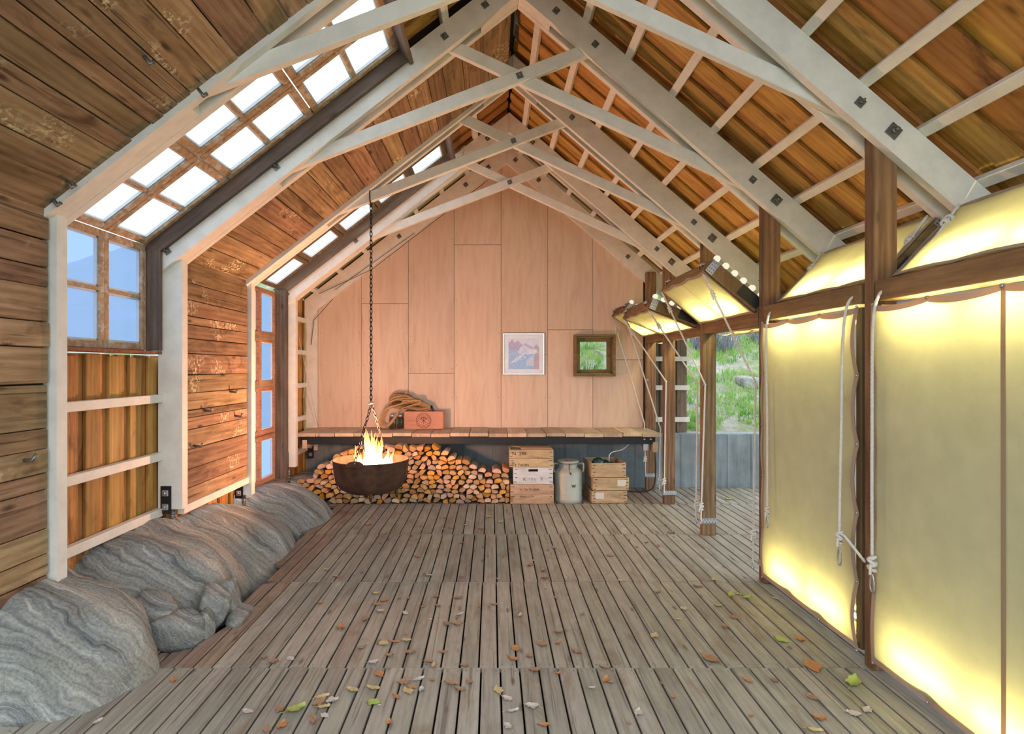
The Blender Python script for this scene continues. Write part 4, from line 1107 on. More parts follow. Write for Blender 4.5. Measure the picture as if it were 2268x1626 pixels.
for r_ in sorted(set(q[0] for q in logs)):
    for k, q in enumerate(sorted((q for q in logs if q[0] == r_), key=lambda q: -q[1])):
        tag(q[2], '%s split log, %s from the crate stack in the %s' % (q[3], ordinal(k + 1), 'lowest row of firewood' if r_ == 0 else ordinal(r_ + 1) + ' firewood row up'), 'log', 'stacked firewood under the bench')
print('logs', nlog)

# ---------------------------------------------------------------- fire pot on its chain
PX_, PY_, PZ_ = -1.14, 5.4, .706
pot = thing('fire_pot', 'wide rusty iron fire pot hanging on a chain over the deck', 'fire pot', (PX_, PY_, .39))
prof = [(0.0, .392), (.12, .394), (.22, .412), (.29, .45), (.325, .51), (.342, .60), (.352, .70), (.356, .708), (.350, .712), (.343, .70), (.331, .60), (.312, .52), (.275, .465), (.2, .43), (.1, .412), (0.0, .41)]
mb = MB(); mb.lathe(prof, 56, (PX_, PY_, 0)); obj('bowl', mb, M['pot'], pot)
for s in (-1, 1):
    mb = MB(); c = Vector((PX_ - .07, PY_ + s * .345, .70)); pts = [(c.x + .075 * math.cos(PI * k / 14), c.z + .006 + .036 * math.sin(PI * k / 14)) for k in range(15)]
    mb.prism([(c.x - .075, c.z - .012), (c.x + .075, c.z - .012)] + pts, c.y - .005, c.y + .005); lug = obj('lug', mb, M['pot'], pot)
    mb = MB(); mb.tube([c + Vector((0, s * .004, .022)), c + Vector((0, s * .010, .022))], .008, 10); obj('rivet', mb, M['galv'], lug)
for a in (2.4, 4.9, 6.0):
    mb = MB(); q = Vector((PX_ + .26 * math.cos(a), PY_ + .26 * math.sin(a), 0)); mb.tube([q + Vector((0, 0, .45)), q + Vector((.006 * math.cos(a), .006 * math.sin(a), .365))], .016, 8, taper=lambda t: 1.1 - .4 * t); obj('leg', mb, M['pot'], pot)
# chain: single strand, then two strands down to the lugs
def links(ch, a, b, size=.033, name='link', par0=0):
    a, b = Vector(a), Vector(b); d = (b - a); L = d.length; d.normalize(); pitch = size * 1.22; n = int(L / pitch)
    s1 = d.orthogonal().normalized(); s2 = d.cross(s1)
    if not hasattr(links, 'me'):
        mb = MB(); hl, hw = .5 * .033 + .009, .0115
        pts = [(hw * math.sin(2 * PI * k / 16) , 0, hl * math.cos(2 * PI * k / 16) * (1.0)) for k in range(16)]
        mb.tube(pts, .0042, 6, True); links.me = mb.mesh('link', M['chain'])
    for k in range(n):
        c = a.lerp(b, (k + .5) / n); o = bpy.data.objects.new(name, links.me); C.objects.link(o); o.parent = ch
        x, y = (s1, s2) if (k + par0) % 2 else (s2, -s1)
        m = Matrix((x, y, d)).transposed().to_4x4(); m.translation = c - base(ch); o.matrix_basis = m
ch = thing('hanging_chain', 'black iron chain from the truss brace down to the fire pot', 'chain', (PX_, PY_, 3.12))
T0 = Vector((PX_, PY_, 3.13)); T1 = Vector((PX_ + .0, PY_, 1.23))
links(ch, T0, T1)
mb = MB(); mb.tube([T1 + Vector((-.02, -.01, -.0)), T1 + Vector((.025, -.012, .012))], .011, 8); obj('joining_shackle', mb, M['galv'], ch)
links(ch, T1 + Vector((0, -.01, -.02)), (PX_ - .07, PY_ - .345, .735)); links(ch, T1 + Vector((0.01, .01, -.02)), (PX_ + .07, PY_ + .335, .735), par0=1)
mb = MB(); mb.tube([T0 + Vector((0, .06 * math.cos(2 * PI * k / 16), .055 + .09 * math.sin(2 * PI * k / 16))) for k in range(16)], .0055, 8, True); obj('sling', mb, M['chain'], ch)
# fire
fi = thing('fire', 'bright open wood fire burning inside the hanging pot', 'fire', (PX_, PY_, .44))
rs = random.Random(5)
for k in range(30):
    a = rs.uniform(0, 2 * PI); r = abs(rs.gauss(0, .075)); bx, by = PX_ - .02 + r * math.cos(a) * 1.25, PY_ + r * math.sin(a)
    h = rs.uniform(.22, .46) * (1.10 - r * 2.3); w = rs.uniform(.022, .042)
    lean = Vector((rs.uniform(-.16, .12) , rs.uniform(-.1, .1), 0)); ph = rs.uniform(0, 6)
    pts = [Vector((bx, by, .50)) + lean * (q / 9) * .6 + Vector((math.sin(ph + q * .9) * .014 * q / 9, math.cos(ph + q * .8) * .012 * q / 9, h * q / 9)) for q in range(10)]
    mb = MB(); mb.tube(pts, w, 8, taper=lambda t: (0.55 + 1.5 * t) if t < .3 else max(.03, 1.0 * (1 - (t - .3) / .7) ** .9)); obj('flame', mb, M['flame'], fi, origin=pts[0])
for k in range(9):
    a = k * 2.4; q = Vector((PX_ + .11 * math.cos(a), PY_ + .11 * math.sin(a), .46 + .012 * (k % 3)))
    mb = MB(); mb.tube([q, q + Vector((.13 * math.cos(a + 2.2), .13 * math.sin(a + 2.2), .05))], .026, 8); obj('burning_log', mb, M['dark'] if k % 3 else M['ember'], fi, origin=q)
mb = MB(); mb.lathe([(0.0, .452), (.12, .450), (.21, .44)], 24, (PX_, PY_, 0)); obj('embers', mb, M['ember'], fi)
ld = bpy.data.lights.new('fire_light', 'POINT'); ld.energy = K_FIRE; ld.color = (1.0, .47, .27); ld.shadow_soft_size = .07
lo = bpy.data.objects.new('fire_light', ld); C.objects.link(lo); lo.location = (PX_, PY_, .86)

# ---------------------------------------------------------------- rocks
def rock(name, label, c, rad, rot, seed, sub=5, e=9.0, amp=.05, lay=.012, facets=None):
    bm = bmesh.new(); bmesh.ops.create_icosphere(bm, subdivisions=sub, radius=1.0); rr = random.Random(seed)
    rm = Matrix.Rotation(rot[2], 3, 'Z') @ Matrix.Rotation(rot[1], 3, 'Y') @ Matrix.Rotation(rot[0], 3, 'X'); off = Vector((seed * 3.7, seed * 1.3, seed * 2.1))
    ln = Vector((.32, .78, .52)); sc3 = min(rad) / .45
    pl = [(Vector(n).normalized(), h) for n, h in (facets or [])]
    for k in range(9):
        n = Vector((rr.gauss(0, 1), rr.gauss(0, 1), rr.gauss(0, .8))).normalized(); pl.append((n, rr.uniform(.86, 1.0)))
    pl += [(Vector(n), h) for n, h in (((0, 0, 1), 1.0), ((0, 0, -1), 1.0), ((1, 0, 0), 1.0), ((-1, 0, 0), 1.0), ((0, 1, 0), 1.0), ((0, -1, 0), 1.0))]
    for v in bm.verts:
        d = v.co.normalized(); k = sum((max(0.0, d.dot(n)) / h) ** e for n, h in pl) ** (-1 / e)
        p = rm @ Vector((d.x * k * rad[0], d.y * k * rad[1], d.z * k * rad[2])); nd = rm @ d
        q = p + off
        h = noise.noise(q * 1.9 / sc3 ** .5) * amp + noise.noise(q * 4.5) * amp * .4 + noise.noise(q * 12) * amp * .16
        w = p + Vector((noise.noise(q * 2.2), noise.noise(q * 2.2 + Vector((9, 0, 0))), noise.noise(q * 2.2 + Vector((0, 7, 0))))) * .10
        s = ln.dot(w)
        h += lay * 1.3 * noise.noise(Vector((s * 13, q.x * .8, q.z * .8))) + lay * .7 * noise.noise(Vector((s * 45, q.x * 1.5, q.z * 1.5)))
        cr = abs(noise.noise(Vector((s * 2.4, w.y * 1.2, w.z * 1.2)) + off))
        if cr < .03: h -= (1 - cr / .03) * lay * 2.6
        v.co = p + nd * h
    for f in bm.faces: f.smooth = True
    me = bpy.data.meshes.new(name); bm.to_mesh(me); bm.free(); me.materials.append(M['rock'])
    o = bpy.data.objects.new(name, me); C.objects.link(o); o.location = c
    return tag(o, label, 'rock', None)
SLAB = [((.62, 0, .78), .98), ((.30, .1, .95), .95), ((.95, -.1, .30), .98)]
rock('boulder', 'big grey banded boulder at the camera end, under the first white post', (-2.34, 2.97, -.02), (.66, .48, .60), (0, .0, -.22), 1, facets=SLAB + [((.55, .75, .3), .92), ((.5, -.6, .6), .95)])
rock('boulder', 'rounded grey boulder beneath the second white post, above the small stones', (-2.29, 3.80, -.02), (.66, .56, .57), (.06, .0, .12), 2, facets=SLAB + [((.5, -.7, .5), .9), ((.6, .6, .4), .97)])
rock('boulder', 'long striped boulder below the second planked wall bay', (-2.27, 4.82, -.12), (.66, .76, .58), (.03, .0, .05), 3, facets=SLAB + [((.6, -.5, .6), .92), ((.5, .7, .4), .9)])
rock('boulder', 'low bluish boulder beside the firewood stack', (-2.22, 5.94, -.14), (.62, .66, .52), (.03, .0, .06), 4, facets=SLAB + [((.6, .5, .5), .9)])
rock('boulder', 'dark low rock between wall foot and firewood, furthest along', (-2.42, 6.85, -.15), (.36, .40, .42), (0, 0, .1), 9, 4)
rock('bedrock', 'shadowed rock mass behind the boulders at the wall foot', (-2.75, 4.6, -.25), (.45, 2.6, .42), (0, 0, 0), 12, 5)
rock('stone', 'upright bluish stone in the gap beside the large boulder', (-1.99, 3.32, .06), (.15, .12, .22), (.1, .45, .3), 5, 4, 12, .022, .006)
rock('stone', 'squarish broken stone at the deck edge in the gap', (-1.80, 3.28, .04), (.16, .10, .13), (.2, .35, .25), 6, 4, 14, .018, .005)
rock('stone', 'small oval stone standing among the gap stones', (-1.68, 3.37, .05), (.048, .06, .10), (.1, -.1, .2), 7, 4, 7, .012, .003)
rock('stone', 'split ochre stone leaning under the rounded boulder', (-1.70, 3.52, .10), (.085, .10, .13), (.2, .2, .4), 8, 4, 11, .02, .005)
rock('stone', 'narrow stone wedged behind the split ochre one', (-1.66, 3.66, .10), (.05, .09, .13), (0, -.1, .1), 10, 4, 10, .018, .004)
rock('stone', 'flat pale stone lying along the deck edge', (-1.60, 3.62, .0), (.07, .15, .055), (.05, .15, .12), 11, 4, 10, .014, .003)

# ---------------------------------------------------------------- crates and can under the bench
def crate(name, label, c, d, rz, mat, slats=2, group=None, handle=False, open_top=False):
    t = thing(name, label, 'crate', c, (0, 0, rz), group); W, D, H = d; th = .014
    def side(nm, cc, dd, sl):
        for k in range(sl):
            mb = MB(); h = dd[2] / sl; z = cc[2] - dd[2] / 2 + h * (k + .5)
            if handle and nm == 'front_slat':
                hw, hh, zc = .055, .014, .06
                x0, x1, z0, z1 = -dd[0] / 2, dd[0] / 2, -dd[2] / 2, dd[2] / 2
                for (a, b, e, f) in ((x0, -hw, z0, z1), (hw, x1, z0, z1), (-hw, hw, z0, zc - hh), (-hw, hw, zc + hh, z1)): mb.box(((a + b) / 2, 0, (e + f) / 2), (b - a, dd[1], f - e))
                z = cc[2]
            else: mb.box((0, 0, 0), (dd[0], dd[1], h - .003), .002)
            o = bpy.data.objects.new(nm, mb.mesh(nm, M[mat])); C.objects.link(o); o.parent = t; o.location = (cc[0], cc[1], z)
            if handle and nm == 'front_slat': break
    side('front_slat', (0, -D / 2 + th / 2, H / 2), (W, th, H), slats); side('back_slat', (0, D / 2 - th / 2, H / 2), (W, th, H), slats)
    side('end_panel', (-W / 2 + th / 2, 0, H / 2), (th, D - 2 * th, H), 1); side('end_panel', (W / 2 - th / 2, 0, H / 2), (th, D - 2 * th, H), 1)
    mb = MB(); mb.box((0, 0, .008), (W - .03, D - .03, .012)); obj('bottom', mb, M[mat], t, local=True)
    mb = MB()
    for s in (-1, 1):
        for k in range(4): mb.box((s * (W / 2 - .02 - .012 * (k % 2)), -D / 2 - .0006, H * (.12 + .25 * k)), (R(.022, .04), .002, .006))
    obj('nail_marks', mb, M['ink'], t, local=True)['kind'] = 'stuff'
    return t
def onfront(t, D, x, z): return Matrix.Translation((x, -D / 2 - .0008, z)) @ Matrix.Rotation(PI / 2, 4, 'X')
gl = 'stacked crates left of the milk can'
c1 = crate('wooden_crate', 'bottom crate of the left stack, two small printed lines', (.458, 6.76, .002), (.50, .36, .226), 0, 'crate', 2)
text('N. 776 TR HEIM', .032, M['ink'], c1, onfront(c1, .36, -.03, .165)); text('SMAD UTV', .034, M['ink'], c1, onfront(c1, .36, -.06, .085))
c2 = crate('wooden_crate', 'white-painted crate with a hand slot, middle of its stack', (.472, 6.765, .230), (.455, .35, .193), 0, 'cratewhite', 1, handle=True)
text('K  1s  R', .062, M['ink'], c2, onfront(c2, .35, -.0, .055), spacing=1.15, bold=-.0012)
c3 = crate('wooden_crate', 'top crate of the left stack, stencilled with large number', (.452, 6.76, .425), (.505, .36, .20), 0, 'crate', 2)
text('N  298', .058, M['ink'], c3, onfront(c3, .36, -.14, .155)); text('Tr heim', .062, M['ink'], c3, onfront(c3, .36, -.13, .028)); text('37 kg Tarran', .028, M['inkpale'], c3, onfront(c3, .36, .10, .105), shear=.35)
mb = MB(); mb.box((.06, -.02, .205), (.36, .26, .012), .002); obj('lid_board', mb, M['crate'], c3, local=True)
rz = math.radians(3)
d1 = crate('wooden_crate', 'bottom crate of the right stack, with a square paper label', (1.345, 6.86, .002), (.415, .46, .14), rz, 'crate', 1)
mb = MB(); mb.box((-.115, -.2306, .085), (.10, .0012, .07)); obj('paper_label', mb, M['paper'], d1, local=True)
mb = MB(); mb.box((.04, -.2315, .10), (.13, .004, .04)); obj('name_strip', mb, M['crate'], d1, local=True)
d2 = crate('wooden_crate', 'middle crate of the right stack, stained, label at its end', (1.362, 6.855, .147), (.42, .46, .148), rz, 'crate', 1)
mb = MB(); mb.box((.125, -.2306, .085), (.10, .0012, .07)); obj('paper_label', mb, M['paper'], d2, local=True)
d3 = crate('wooden_crate', 'open top crate of the right stack holding dark glass floats', (1.337, 6.86, .299), (.405, .46, .165), rz, 'crate', 1)
for k, (x, y, r, l) in enumerate(((1.26, 6.82, .075, 'dark green glass float at the left in the open crate'), (1.40, 6.80, .062, 'smaller dark glass float at the right in the open crate'), (1.37, 6.97, .06, 'dark glass float at the back of the open crate'))):
    mb = MB(); mb.sphere((0, 0, 0), r, 24, 16); o = obj('glass_float', mb, M['float']); o.location = (x, y, .312 + r + (.04 if k == 0 else .02)); tag(o, l, 'float', 'glass floats')
mc = thing('milk_can', 'dull aluminium milk can with lid and two handles between the crate stacks', 'milk can', (.895, 6.75, 0))
mb = MB(); mb.lathe([(0, 0), (.162, 0), (.165, .004), (.165, .055), (.160, .060), (.160, .335), (.150, .362), (.118, .392), (.108, .405), (.108, .462), (.0, .462)], 40); obj('body', mb, M['alu'], mc, local=True)
mb = MB(); mb.lathe([(.109, .452), (.120, .452), (.124, .462), (.124, .474), (.116, .482), (.098, .478), (.085, .470), (.03, .474), (.0, .475)], 40); ldx = obj('lid', mb, M['alu'], mc, local=True)
mb = MB(); mb.box((-.01, -.02, .482), (.012, .07, .008), .002, Matrix.Rotation(.4, 3, 'Z')); obj('lid_grip', mb, M['red'], ldx, local=True)
for s in (-1, 1):
    mb = MB(); mb.tube(smooth([(s * .118, -.0, .435), (s * .165, -.03, .445), (s * .176, -.035, .43), (s * .172, -.035, .36), (s * .152, -.02, .345)], 5), .011, 8); obj('handle', mb, M['alu'], mc, local=True)
mb = MB()
for k in range(8): mb.tube([Vector((-.002 + (.002 if k % 2 else -.002), -.116 - max(0, k - 4) * .012, .455 - .014 * k)) + Vector((.004 * math.cos(q * PI / 4), 0, .008 * math.sin(q * PI / 4))) for q in range(8)], .0022, 5, True)
mb.box((.008, -.155, .345), (.018, .012, .026), .003); obj('lid_chain', mb, M['pot'], mc, local=True)
text('W', .05, M['ink'], mc, Matrix.Translation((.045, -.1552, .20)) @ Matrix.Rotation(.29, 4, 'Z') @ Matrix.Rotation(PI / 2, 4, 'X'), depth=.002)
mb = MB(); mb.tube(smooth([px(1392, 985, 6.95), px(1378, 996, 6.9), px(1356, 1002, 6.88), px(1349, 1012, 6.87), (1.41, 6.88, .40)], 8), .006, 8)
tag(obj('white_cable', mb, M['cablewhite'], origin=px(1356, 1002, 6.88)), 'thin white cable looping into the open crate', 'cable')
mb = MB(); mb.tube(smooth([(2.06, 7.30, .62), (2.07, 7.25, .3), (2.02, 7.2, .06), (1.85, 7.2, .012), (1.62, 7.25, .012)], 8), .010, 8)
tag(obj('black_cable', mb, M['cableblack'], origin=(2.02, 7.2, .06)), 'black cable curving down to the deck by the corner post', 'cable')

# ---------------------------------------------------------------- things on the bench
BT = .795
bx = thing('wooden_box', 'reddish wooden box with a round black emblem on the bench', 'box', (-.86, 7.30, BT))
W, D, H, th = .50, .20, .222, .012
for nm, c, d in (('front_board', (0, -D / 2 + th / 2, H / 2), (W, th, H)), ('back_board', (0, D / 2 - th / 2, H / 2), (W, th, H)), ('end_board', (-W / 2 + th / 2, 0, H / 2), (th, D - 2 * th, H)), ('end_board', (W / 2 - th / 2, 0, H / 2), (th, D - 2 * th, H)), ('bottom_board', (0, 0, .006), (W - .03, D - .03, .01))):
    mb = MB(); mb.box((0, 0, 0), d, .0015); o = bpy.data.objects.new(nm, mb.mesh(nm, M['box'])); C.objects.link(o); o.parent = bx; o.location = c
mb = MB()
for s in (-1, 1):
    for k in range(17): mb.box((s * (W / 2 - .005), -D / 2 - .0004, .010 + k * .0128), (.009, .0012, .005))
obj('finger_joints', mb, M['ink'], bx, local=True)['kind'] = 'stuff'
def ringm(mb, cx, cz, r0, r1, y, n=48):
    vs = [(cx + r * math.cos(2 * PI * k / n), y, cz + r * math.sin(2 * PI * k / n)) for r in (r0, r1) for k in range(n)]
    mb.add(vs, [(k, (k + 1) % n, n + (k + 1) % n, n + k) for k in range(n)])
ex, ez, ey = .0, .107, -D / 2 - .0008
mb = MB(); ringm(mb, ex, ez, .090, .095, ey); ringm(mb, ex, ez, .060, .0625, ey)
for a in (PI / 2, PI / 2 + .85, PI / 2 - .85):
    mb.bar((ex - .045 * math.cos(a), ey, ez - .045 * math.sin(a)), (ex + .045 * math.cos(a), ey, ez + .045 * math.sin(a)), .0008, .005)
    q = (ex + .042 * math.cos(a), ez + .042 * math.sin(a)); pa = a + PI / 2
    mb.bar((q[0] - .017 * math.cos(pa), ey, q[1] - .017 * math.sin(pa)), (q[0] + .017 * math.cos(pa), ey, q[1] + .017 * math.sin(pa)), .0008, .008)
em = obj('emblem', mb, M['ink'], bx, local=True)
def arc_text(s, r, a0, a1, flip=False):
    for k, chx in enumerate(s):
        if chx == ' ': continue
        a = a0 + (a1 - a0) * (k + .5) / len(s)
        rot = a - PI / 2 if not flip else a + PI / 2
        text(chx, .023, M['ink'], em, Matrix.Translation((ex + r * math.cos(a), ey, ez + r * math.sin(a))) @ Matrix.Rotation(PI / 2, 4, 'X') @ Matrix.Rotation(rot, 4, 'Z'), depth=.0003)
arc_text('CHRISTIANIA SPIGERVERK', .0765, PI * 1.18, -PI * .18)
arc_text('OSLO', .0765, PI * 1.38, PI * 1.62, True)
mb = MB()
for a in (PI * 1.27, PI * 1.73): mb.tube([(ex + .0765 * math.cos(a), ey, ez + .0765 * math.sin(a)), (ex + .0765 * math.cos(a), ey - .0005, ez + .0765 * math.sin(a))], .005, 8)
obj('emblem_dots', mb, M['ink'], em, local=True)
mb = MB(); mb.lathe([(0, 0), (.036, 0), (.037, .005), (.037, .16), (.030, .185), (.0145, .215), (.0135, .285), (.0155, .287), (.0155, .30), (0, .30)], 20)
bo = obj('bottle', mb, M['bottle']); bo.location = (-.70, 7.30, BT + .018); bo.rotation_euler = (0, -.42, 0); bo.location.x = -.655; tag(bo, 'dark bottle leaning in the box with its neck above the rim', 'bottle')
for x, l in ((-1.262, 'empty glass jar behind the rope loop, further from the box'), (-1.163, 'empty glass jar standing against the wooden box')):
    j = thing('glass_jar', l, 'jar', (x, 7.25, BT), group='glass jars on the bench')
    mb = MB(); mb.lathe([(0, .002), (.043, .002), (.046, .01), (.046, .13), (.038, .147), (.038, .16), (.035, .16), (.035, .146), (.043, .128), (.043, .012), (0, .008)], 24); obj('body', mb, M['jar'], j, local=True)
    mb = MB(); mb.lathe([(.039, .155), (.043, .155), (.043, .176), (0, .178)], 24); obj('lid', mb, M['silver'], j, local=True)
# coil of hemp rope: long flat loops heaped over the jars and the box
co = thing('rope_coil', 'heaped coil of tan hemp rope lying over the jars on the bench', 'rope', (-1.1, 7.25, BT))
rs = random.Random(3); G = lambda u, v, d: px(u, v, d)
def loop(ctrl, d0):
    pts = [px(u, v, d0 + dd) for u, v, dd in ctrl]; n_ = len(pts); out = []
    for i in range(n_):
        p0, p1, p2, p3 = pts[i - 1], pts[i], pts[(i + 1) % n_], pts[(i + 2) % n_]
        for k in range(7):
            t = k / 7; out.append(0.5 * ((2 * p1) + (-p0 + p2) * t + (2 * p0 - 5 * p1 + 4 * p2 - p3) * t * t + (-p0 + 3 * p1 - 3 * p2 + p3) * t ** 3))
    return out
for k in range(17):
    j = lambda s: rs.uniform(-s, s); dd = 7.18 + .013 * k
    s = k / 16
    lx, ly = 862 + j(3) + 4 * s, 880 + 14 * (1 - s) + j(4); rx, ry = 948 + j(6), 904 + j(4)
    ctrl = [(lx, ly, 0), (lx + 14, ly - 9 + j(2), .0), (lx + 40, ly - 8 + 6 * s + j(3), .01), (rx - 22, ry - 14 + j(3), .02), (rx, ry - 2, .03), (rx - 20, ry + 1 + j(1), .04), (lx + 44, ly + 10 + j(3), .05), (lx + 10, ly + 9 + j(2), .04)]
    mb = MB(); mb.tube(loop(ctrl, dd), .0092, 8, True, 2 * PI / .05, 3); obj('rope_turn', mb, M['hemp'], co)
for k in range(5):
    j = lambda s: rs.uniform(-s, s); dd = 7.12 + .014 * k
    ctrl = [(884 + j(3), 896, 0), (900 + j(4), 889 + j(2), .0), (926, 888 + j(3), .03), (930, 893 + j(2), .06), (905, 900, .06), (886, 908, .02), (872 + j(2), 928 + j(2), 0), (858 + j(2), 945 - k, 0), (845 + k * 1.5, 946 - k * 1.5, 0), (841 + k * 1.8, 933 + j(2), 0), (848 + k * 2, 914 + j(2), 0), (864 + j(2), 902 + j(2), 0)]
    mb = MB(); mb.tube(loop(ctrl, dd), .0092, 8, True, 2 * PI / .05, 3); obj('rope_turn', mb, M['hemp'], co)
mb = MB(); c = px(899, 873, 7.3); mb.tube([c + Vector((.012 * math.cos(q * PI / 4), 0, .02 * math.sin(q * PI / 4))) for q in range(8)], .008, 8, True); obj('rope_knot', mb, M['hemp'], co)

# ---------------------------------------------------------------- framed photograph on the gable
pf = thing('framed_picture', 'silver framed photograph of a boathouse hung on the plywood', 'picture', (.408, YEND - .02, 1.745))
mb = MB()
def rf(mb, x0, x1, z0, z1, w, y0, y1):
    for (a, b, c, d) in ((x0, x0 + w, z0, z1), (x1 - w, x1, z0, z1), (x0 + w, x1 - w, z0, z0 + w), (x0 + w, x1 - w, z1 - w, z1)): mb.box(((a + b) / 2, (y0 + y1) / 2, (c + d) / 2), (b - a, y1 - y0, d - c), .002)
rf(mb, .140, .675, 1.478, 2.012, .014, YEND - .03, YEND - .001); obj('frame', mb, M['silver'], pf)
mb = MB(); mb.box((.4075, YEND - .010, 1.745), (.51, .004, .51)); obj('mount', mb, M['mat'], pf)
cols = [(.82, .70, .90), (.42, .27, .46), (.26, .42, .90), (.74, .66, .92), (.46, .36, .56), (.92, .93, 1.0), (.48, .25, .22), (.55, .58, .90)]
pm = [simple('print_ink_%s' % w_, c_, .6, var=.45, sc_=60, b=0) for w_, c_ in zip(('sky', 'hill', 'blue', 'wall', 'roof', 'pale', 'red', 'grey'), cols)]
mb = MB(); X0, X1, Z0, Z1 = .212, .610, 1.548, 1.948; yl = YEND - .0125
def pp(poly, mi, k): mb.add([(X0 + (X1 - X0) * a, yl - .00006 * k, Z0 + (Z1 - Z0) * b) for a, b in poly], [list(range(len(poly)))], mi)
pp([(0, 0), (1, 0), (1, 1), (0, 1)], 0, 0)
pp([(0, .6), (0, .92), (.05, .86), (.12, .98), (.2, .84), (.3, .93), (.42, .82), (.5, .6)], 1, 1)
pp([(.86, .6), (.84, .74), (.93, .8), (1, .7), (1, .55)], 6, 1)
pp([(0, 0), (1, 0), (1, .5), (.5, .55), (0, .66)], 2, 2)
pp([(.35, .5), (.35, .66), (.5, .8), (.66, .66), (.66, .48)], 3, 3)
pp([(.66, .48), (.66, .67), (.94, .63), (.86, .5)], 5, 3)
pp([(.33, .64), (.5, .83), (.56, .83), (.96, .64), (.94, .62), (.68, .66), (.5, .8)], 4, 4)
pp([(.43, .52), (.43, .68), (.57, .68), (.57, .52)], 7, 4)
pp([(.05, .2), (.46, .5), (.5, .49), (.12, .2)], 5, 5); pp([(.17, .22), (.5, .48), (.53, .47), (.22, .21)], 5, 5)
pp([(.55, .1), (.6, .3), (.84, .48), (.86, .1)], 7, 5); pp([(.84, 0), (.82, .4), (.9, .52), (1, .56), (1, 0)], 6, 6)
rs = random.Random(2)
for k in range(34):
    a, b = rs.uniform(0, .55), rs.uniform(.30, .58); s = rs.uniform(.015, .04)
    if a < .34 or b < .42: pp([(a, b), (a + s * 1.6, b - s * .2), (a + s * 1.8, b + s * .5), (a + s * .5, b + s * .8)], 5, 7)
obj('print', mb, pm, pf)
mb = MB(); mb.box((.4075, YEND - .018, 1.745), (.508, .002, .508)); obj('glazing', mb, M['picglass'], pf)

# ---------------------------------------------------------------- fallen leaves
crop7 = [(738, 280), (510, 350), (565, 443), (100, 450), (320, 284), (300, 535), (345, 570), (300, 590), (320, 625), (245, 665), (127, 705), (465, 557), (602, 550), (450, 635), (613, 596), (710, 557), (722, 642), (710, 690), (655, 690), (390, 780), (455, 772), (335, 787), (230, 805), (370, 845), (472, 830), (638, 830), (285, 885), (316, 940), (515, 970), (440, 982), (480, 1010), (287, 1015), (465, 1028), (400, 1057), (528, 1022), (680, 990), (722, 1020), (770, 978), (918, 1025), (45, 1150), (30, 1060), (82, 1080), (185, 1025), (590, 898), (560, 880), (740, 900), (898, 590), (1025, 645), (1200, 555), (1150, 456), (1075, 390), (1140, 420), (1195, 305), (1005, 815), (1070, 850), (985, 865), (1100, 920), (1215, 785), (1215, 730), (1135, 790), (1305, 830), (1340, 640), (1450, 910), (1455, 975), (1140, 1200), (985, 1130), (955, 1065), (962, 1205), (1080, 1105), (1620, 1135), (1720, 297), (1660, 278), (1610, 300), (1785, 228), (1815, 665), (1920, 502), (2000, 465), (1715, 530), (1850, 612), (2095, 655), (2055, 705), (2170, 975), (1700, 750), (1480, 345), (1530, 470), (930, 175), (675, 205), (750, 190), (645, 155), (260, 190), (865, 150), (830, 210), (1570, 265)]
leaves = [(700 + a * .4409, 1080 + b * .4409) for a, b in crop7]
leaves += [(1668 + a * .4464, 900 + b * .4464) for a, b in ((232, 1160), (500, 1530), (295, 1450), (322, 1552), (567, 1513), (305, 1615), (105, 955), (105, 1365))]
leaves += [(a * .4464, 900 + b * .4464) for a, b in ((770, 1235), (485, 1570), (745, 1310), (860, 1360), (610, 1340), (1310, 1250), (1440, 1255), (1355, 1270), (1400, 1585), (1325, 1610), (1555, 1560), (1600, 1500), (1580, 1475), (1230, 1520), (1640, 1465), (1390, 1510), (1690, 1100), (1590, 980), (1670, 850), (1620, 815))]
rs = random.Random(8)
def leaf_mesh(kind, mat):
    r2 = random.Random(kind); n_ = 8; L, Wd = 1.0, (.50, .62, .44, .70)[kind % 4]; vs, fs = [], []
    cu, tw = r2.uniform(.08, .30), r2.uniform(-.5, .5)
    for i in range(n_ + 1):
        t = i / n_; w_ = Wd * math.sin(PI * min(1, t * .96 + .02)) ** .8 * (1.25 - .55 * t)
        zc = .35 * cu * (2 * t - 1) ** 2
        for q in (-1, -.5, 0, .5, 1): vs.append((t - .5 + .03 * r2.uniform(-1, 1), q * w_ * .5 * (1 + .28 * r2.uniform(-1, 1)), zc + .5 * cu * abs(q) ** 1.5 * (1 if (kind % 2) else .6) + tw * .3 * q * (t - .5) + .05 * r2.uniform(-1, 1)))
    for i in range(n_):
        for q in range(4): fs.append((i * 5 + q, i * 5 + q + 1, i * 5 + q + 6, i * 5 + q + 5))
    mb = MB(); mb.add(vs, fs, 0, True); mb.tube([(-.5, 0, .35 * cu), (-.62, .02, .3 * cu), (-.75, .05, .22 * cu)], .012, 5)
    zmin = min(v.z for v in mb.v); mb.v = [v - Vector((0, 0, zmin)) for v in mb.v]
    return mb.mesh('leaf', M[mat])
kinds = [('leaf_brown', 'small dry brown curled leaf on the grey deck boards', 'brown leaves on the deck'), ('leaf_grey', 'small pale greyish dry leaf on the grey deck boards', 'pale leaves on the deck'), ('leaf_orange', 'small orange autumn leaf on the grey deck boards', 'orange leaves on the deck'), ('leaf_yellow', 'small tan-yellow autumn leaf on the grey deck boards', 'yellow leaves on the deck')]
lm = {(m, k): leaf_mesh(k, m) for m, _, _ in kinds for k in range(4)}
leafset = []
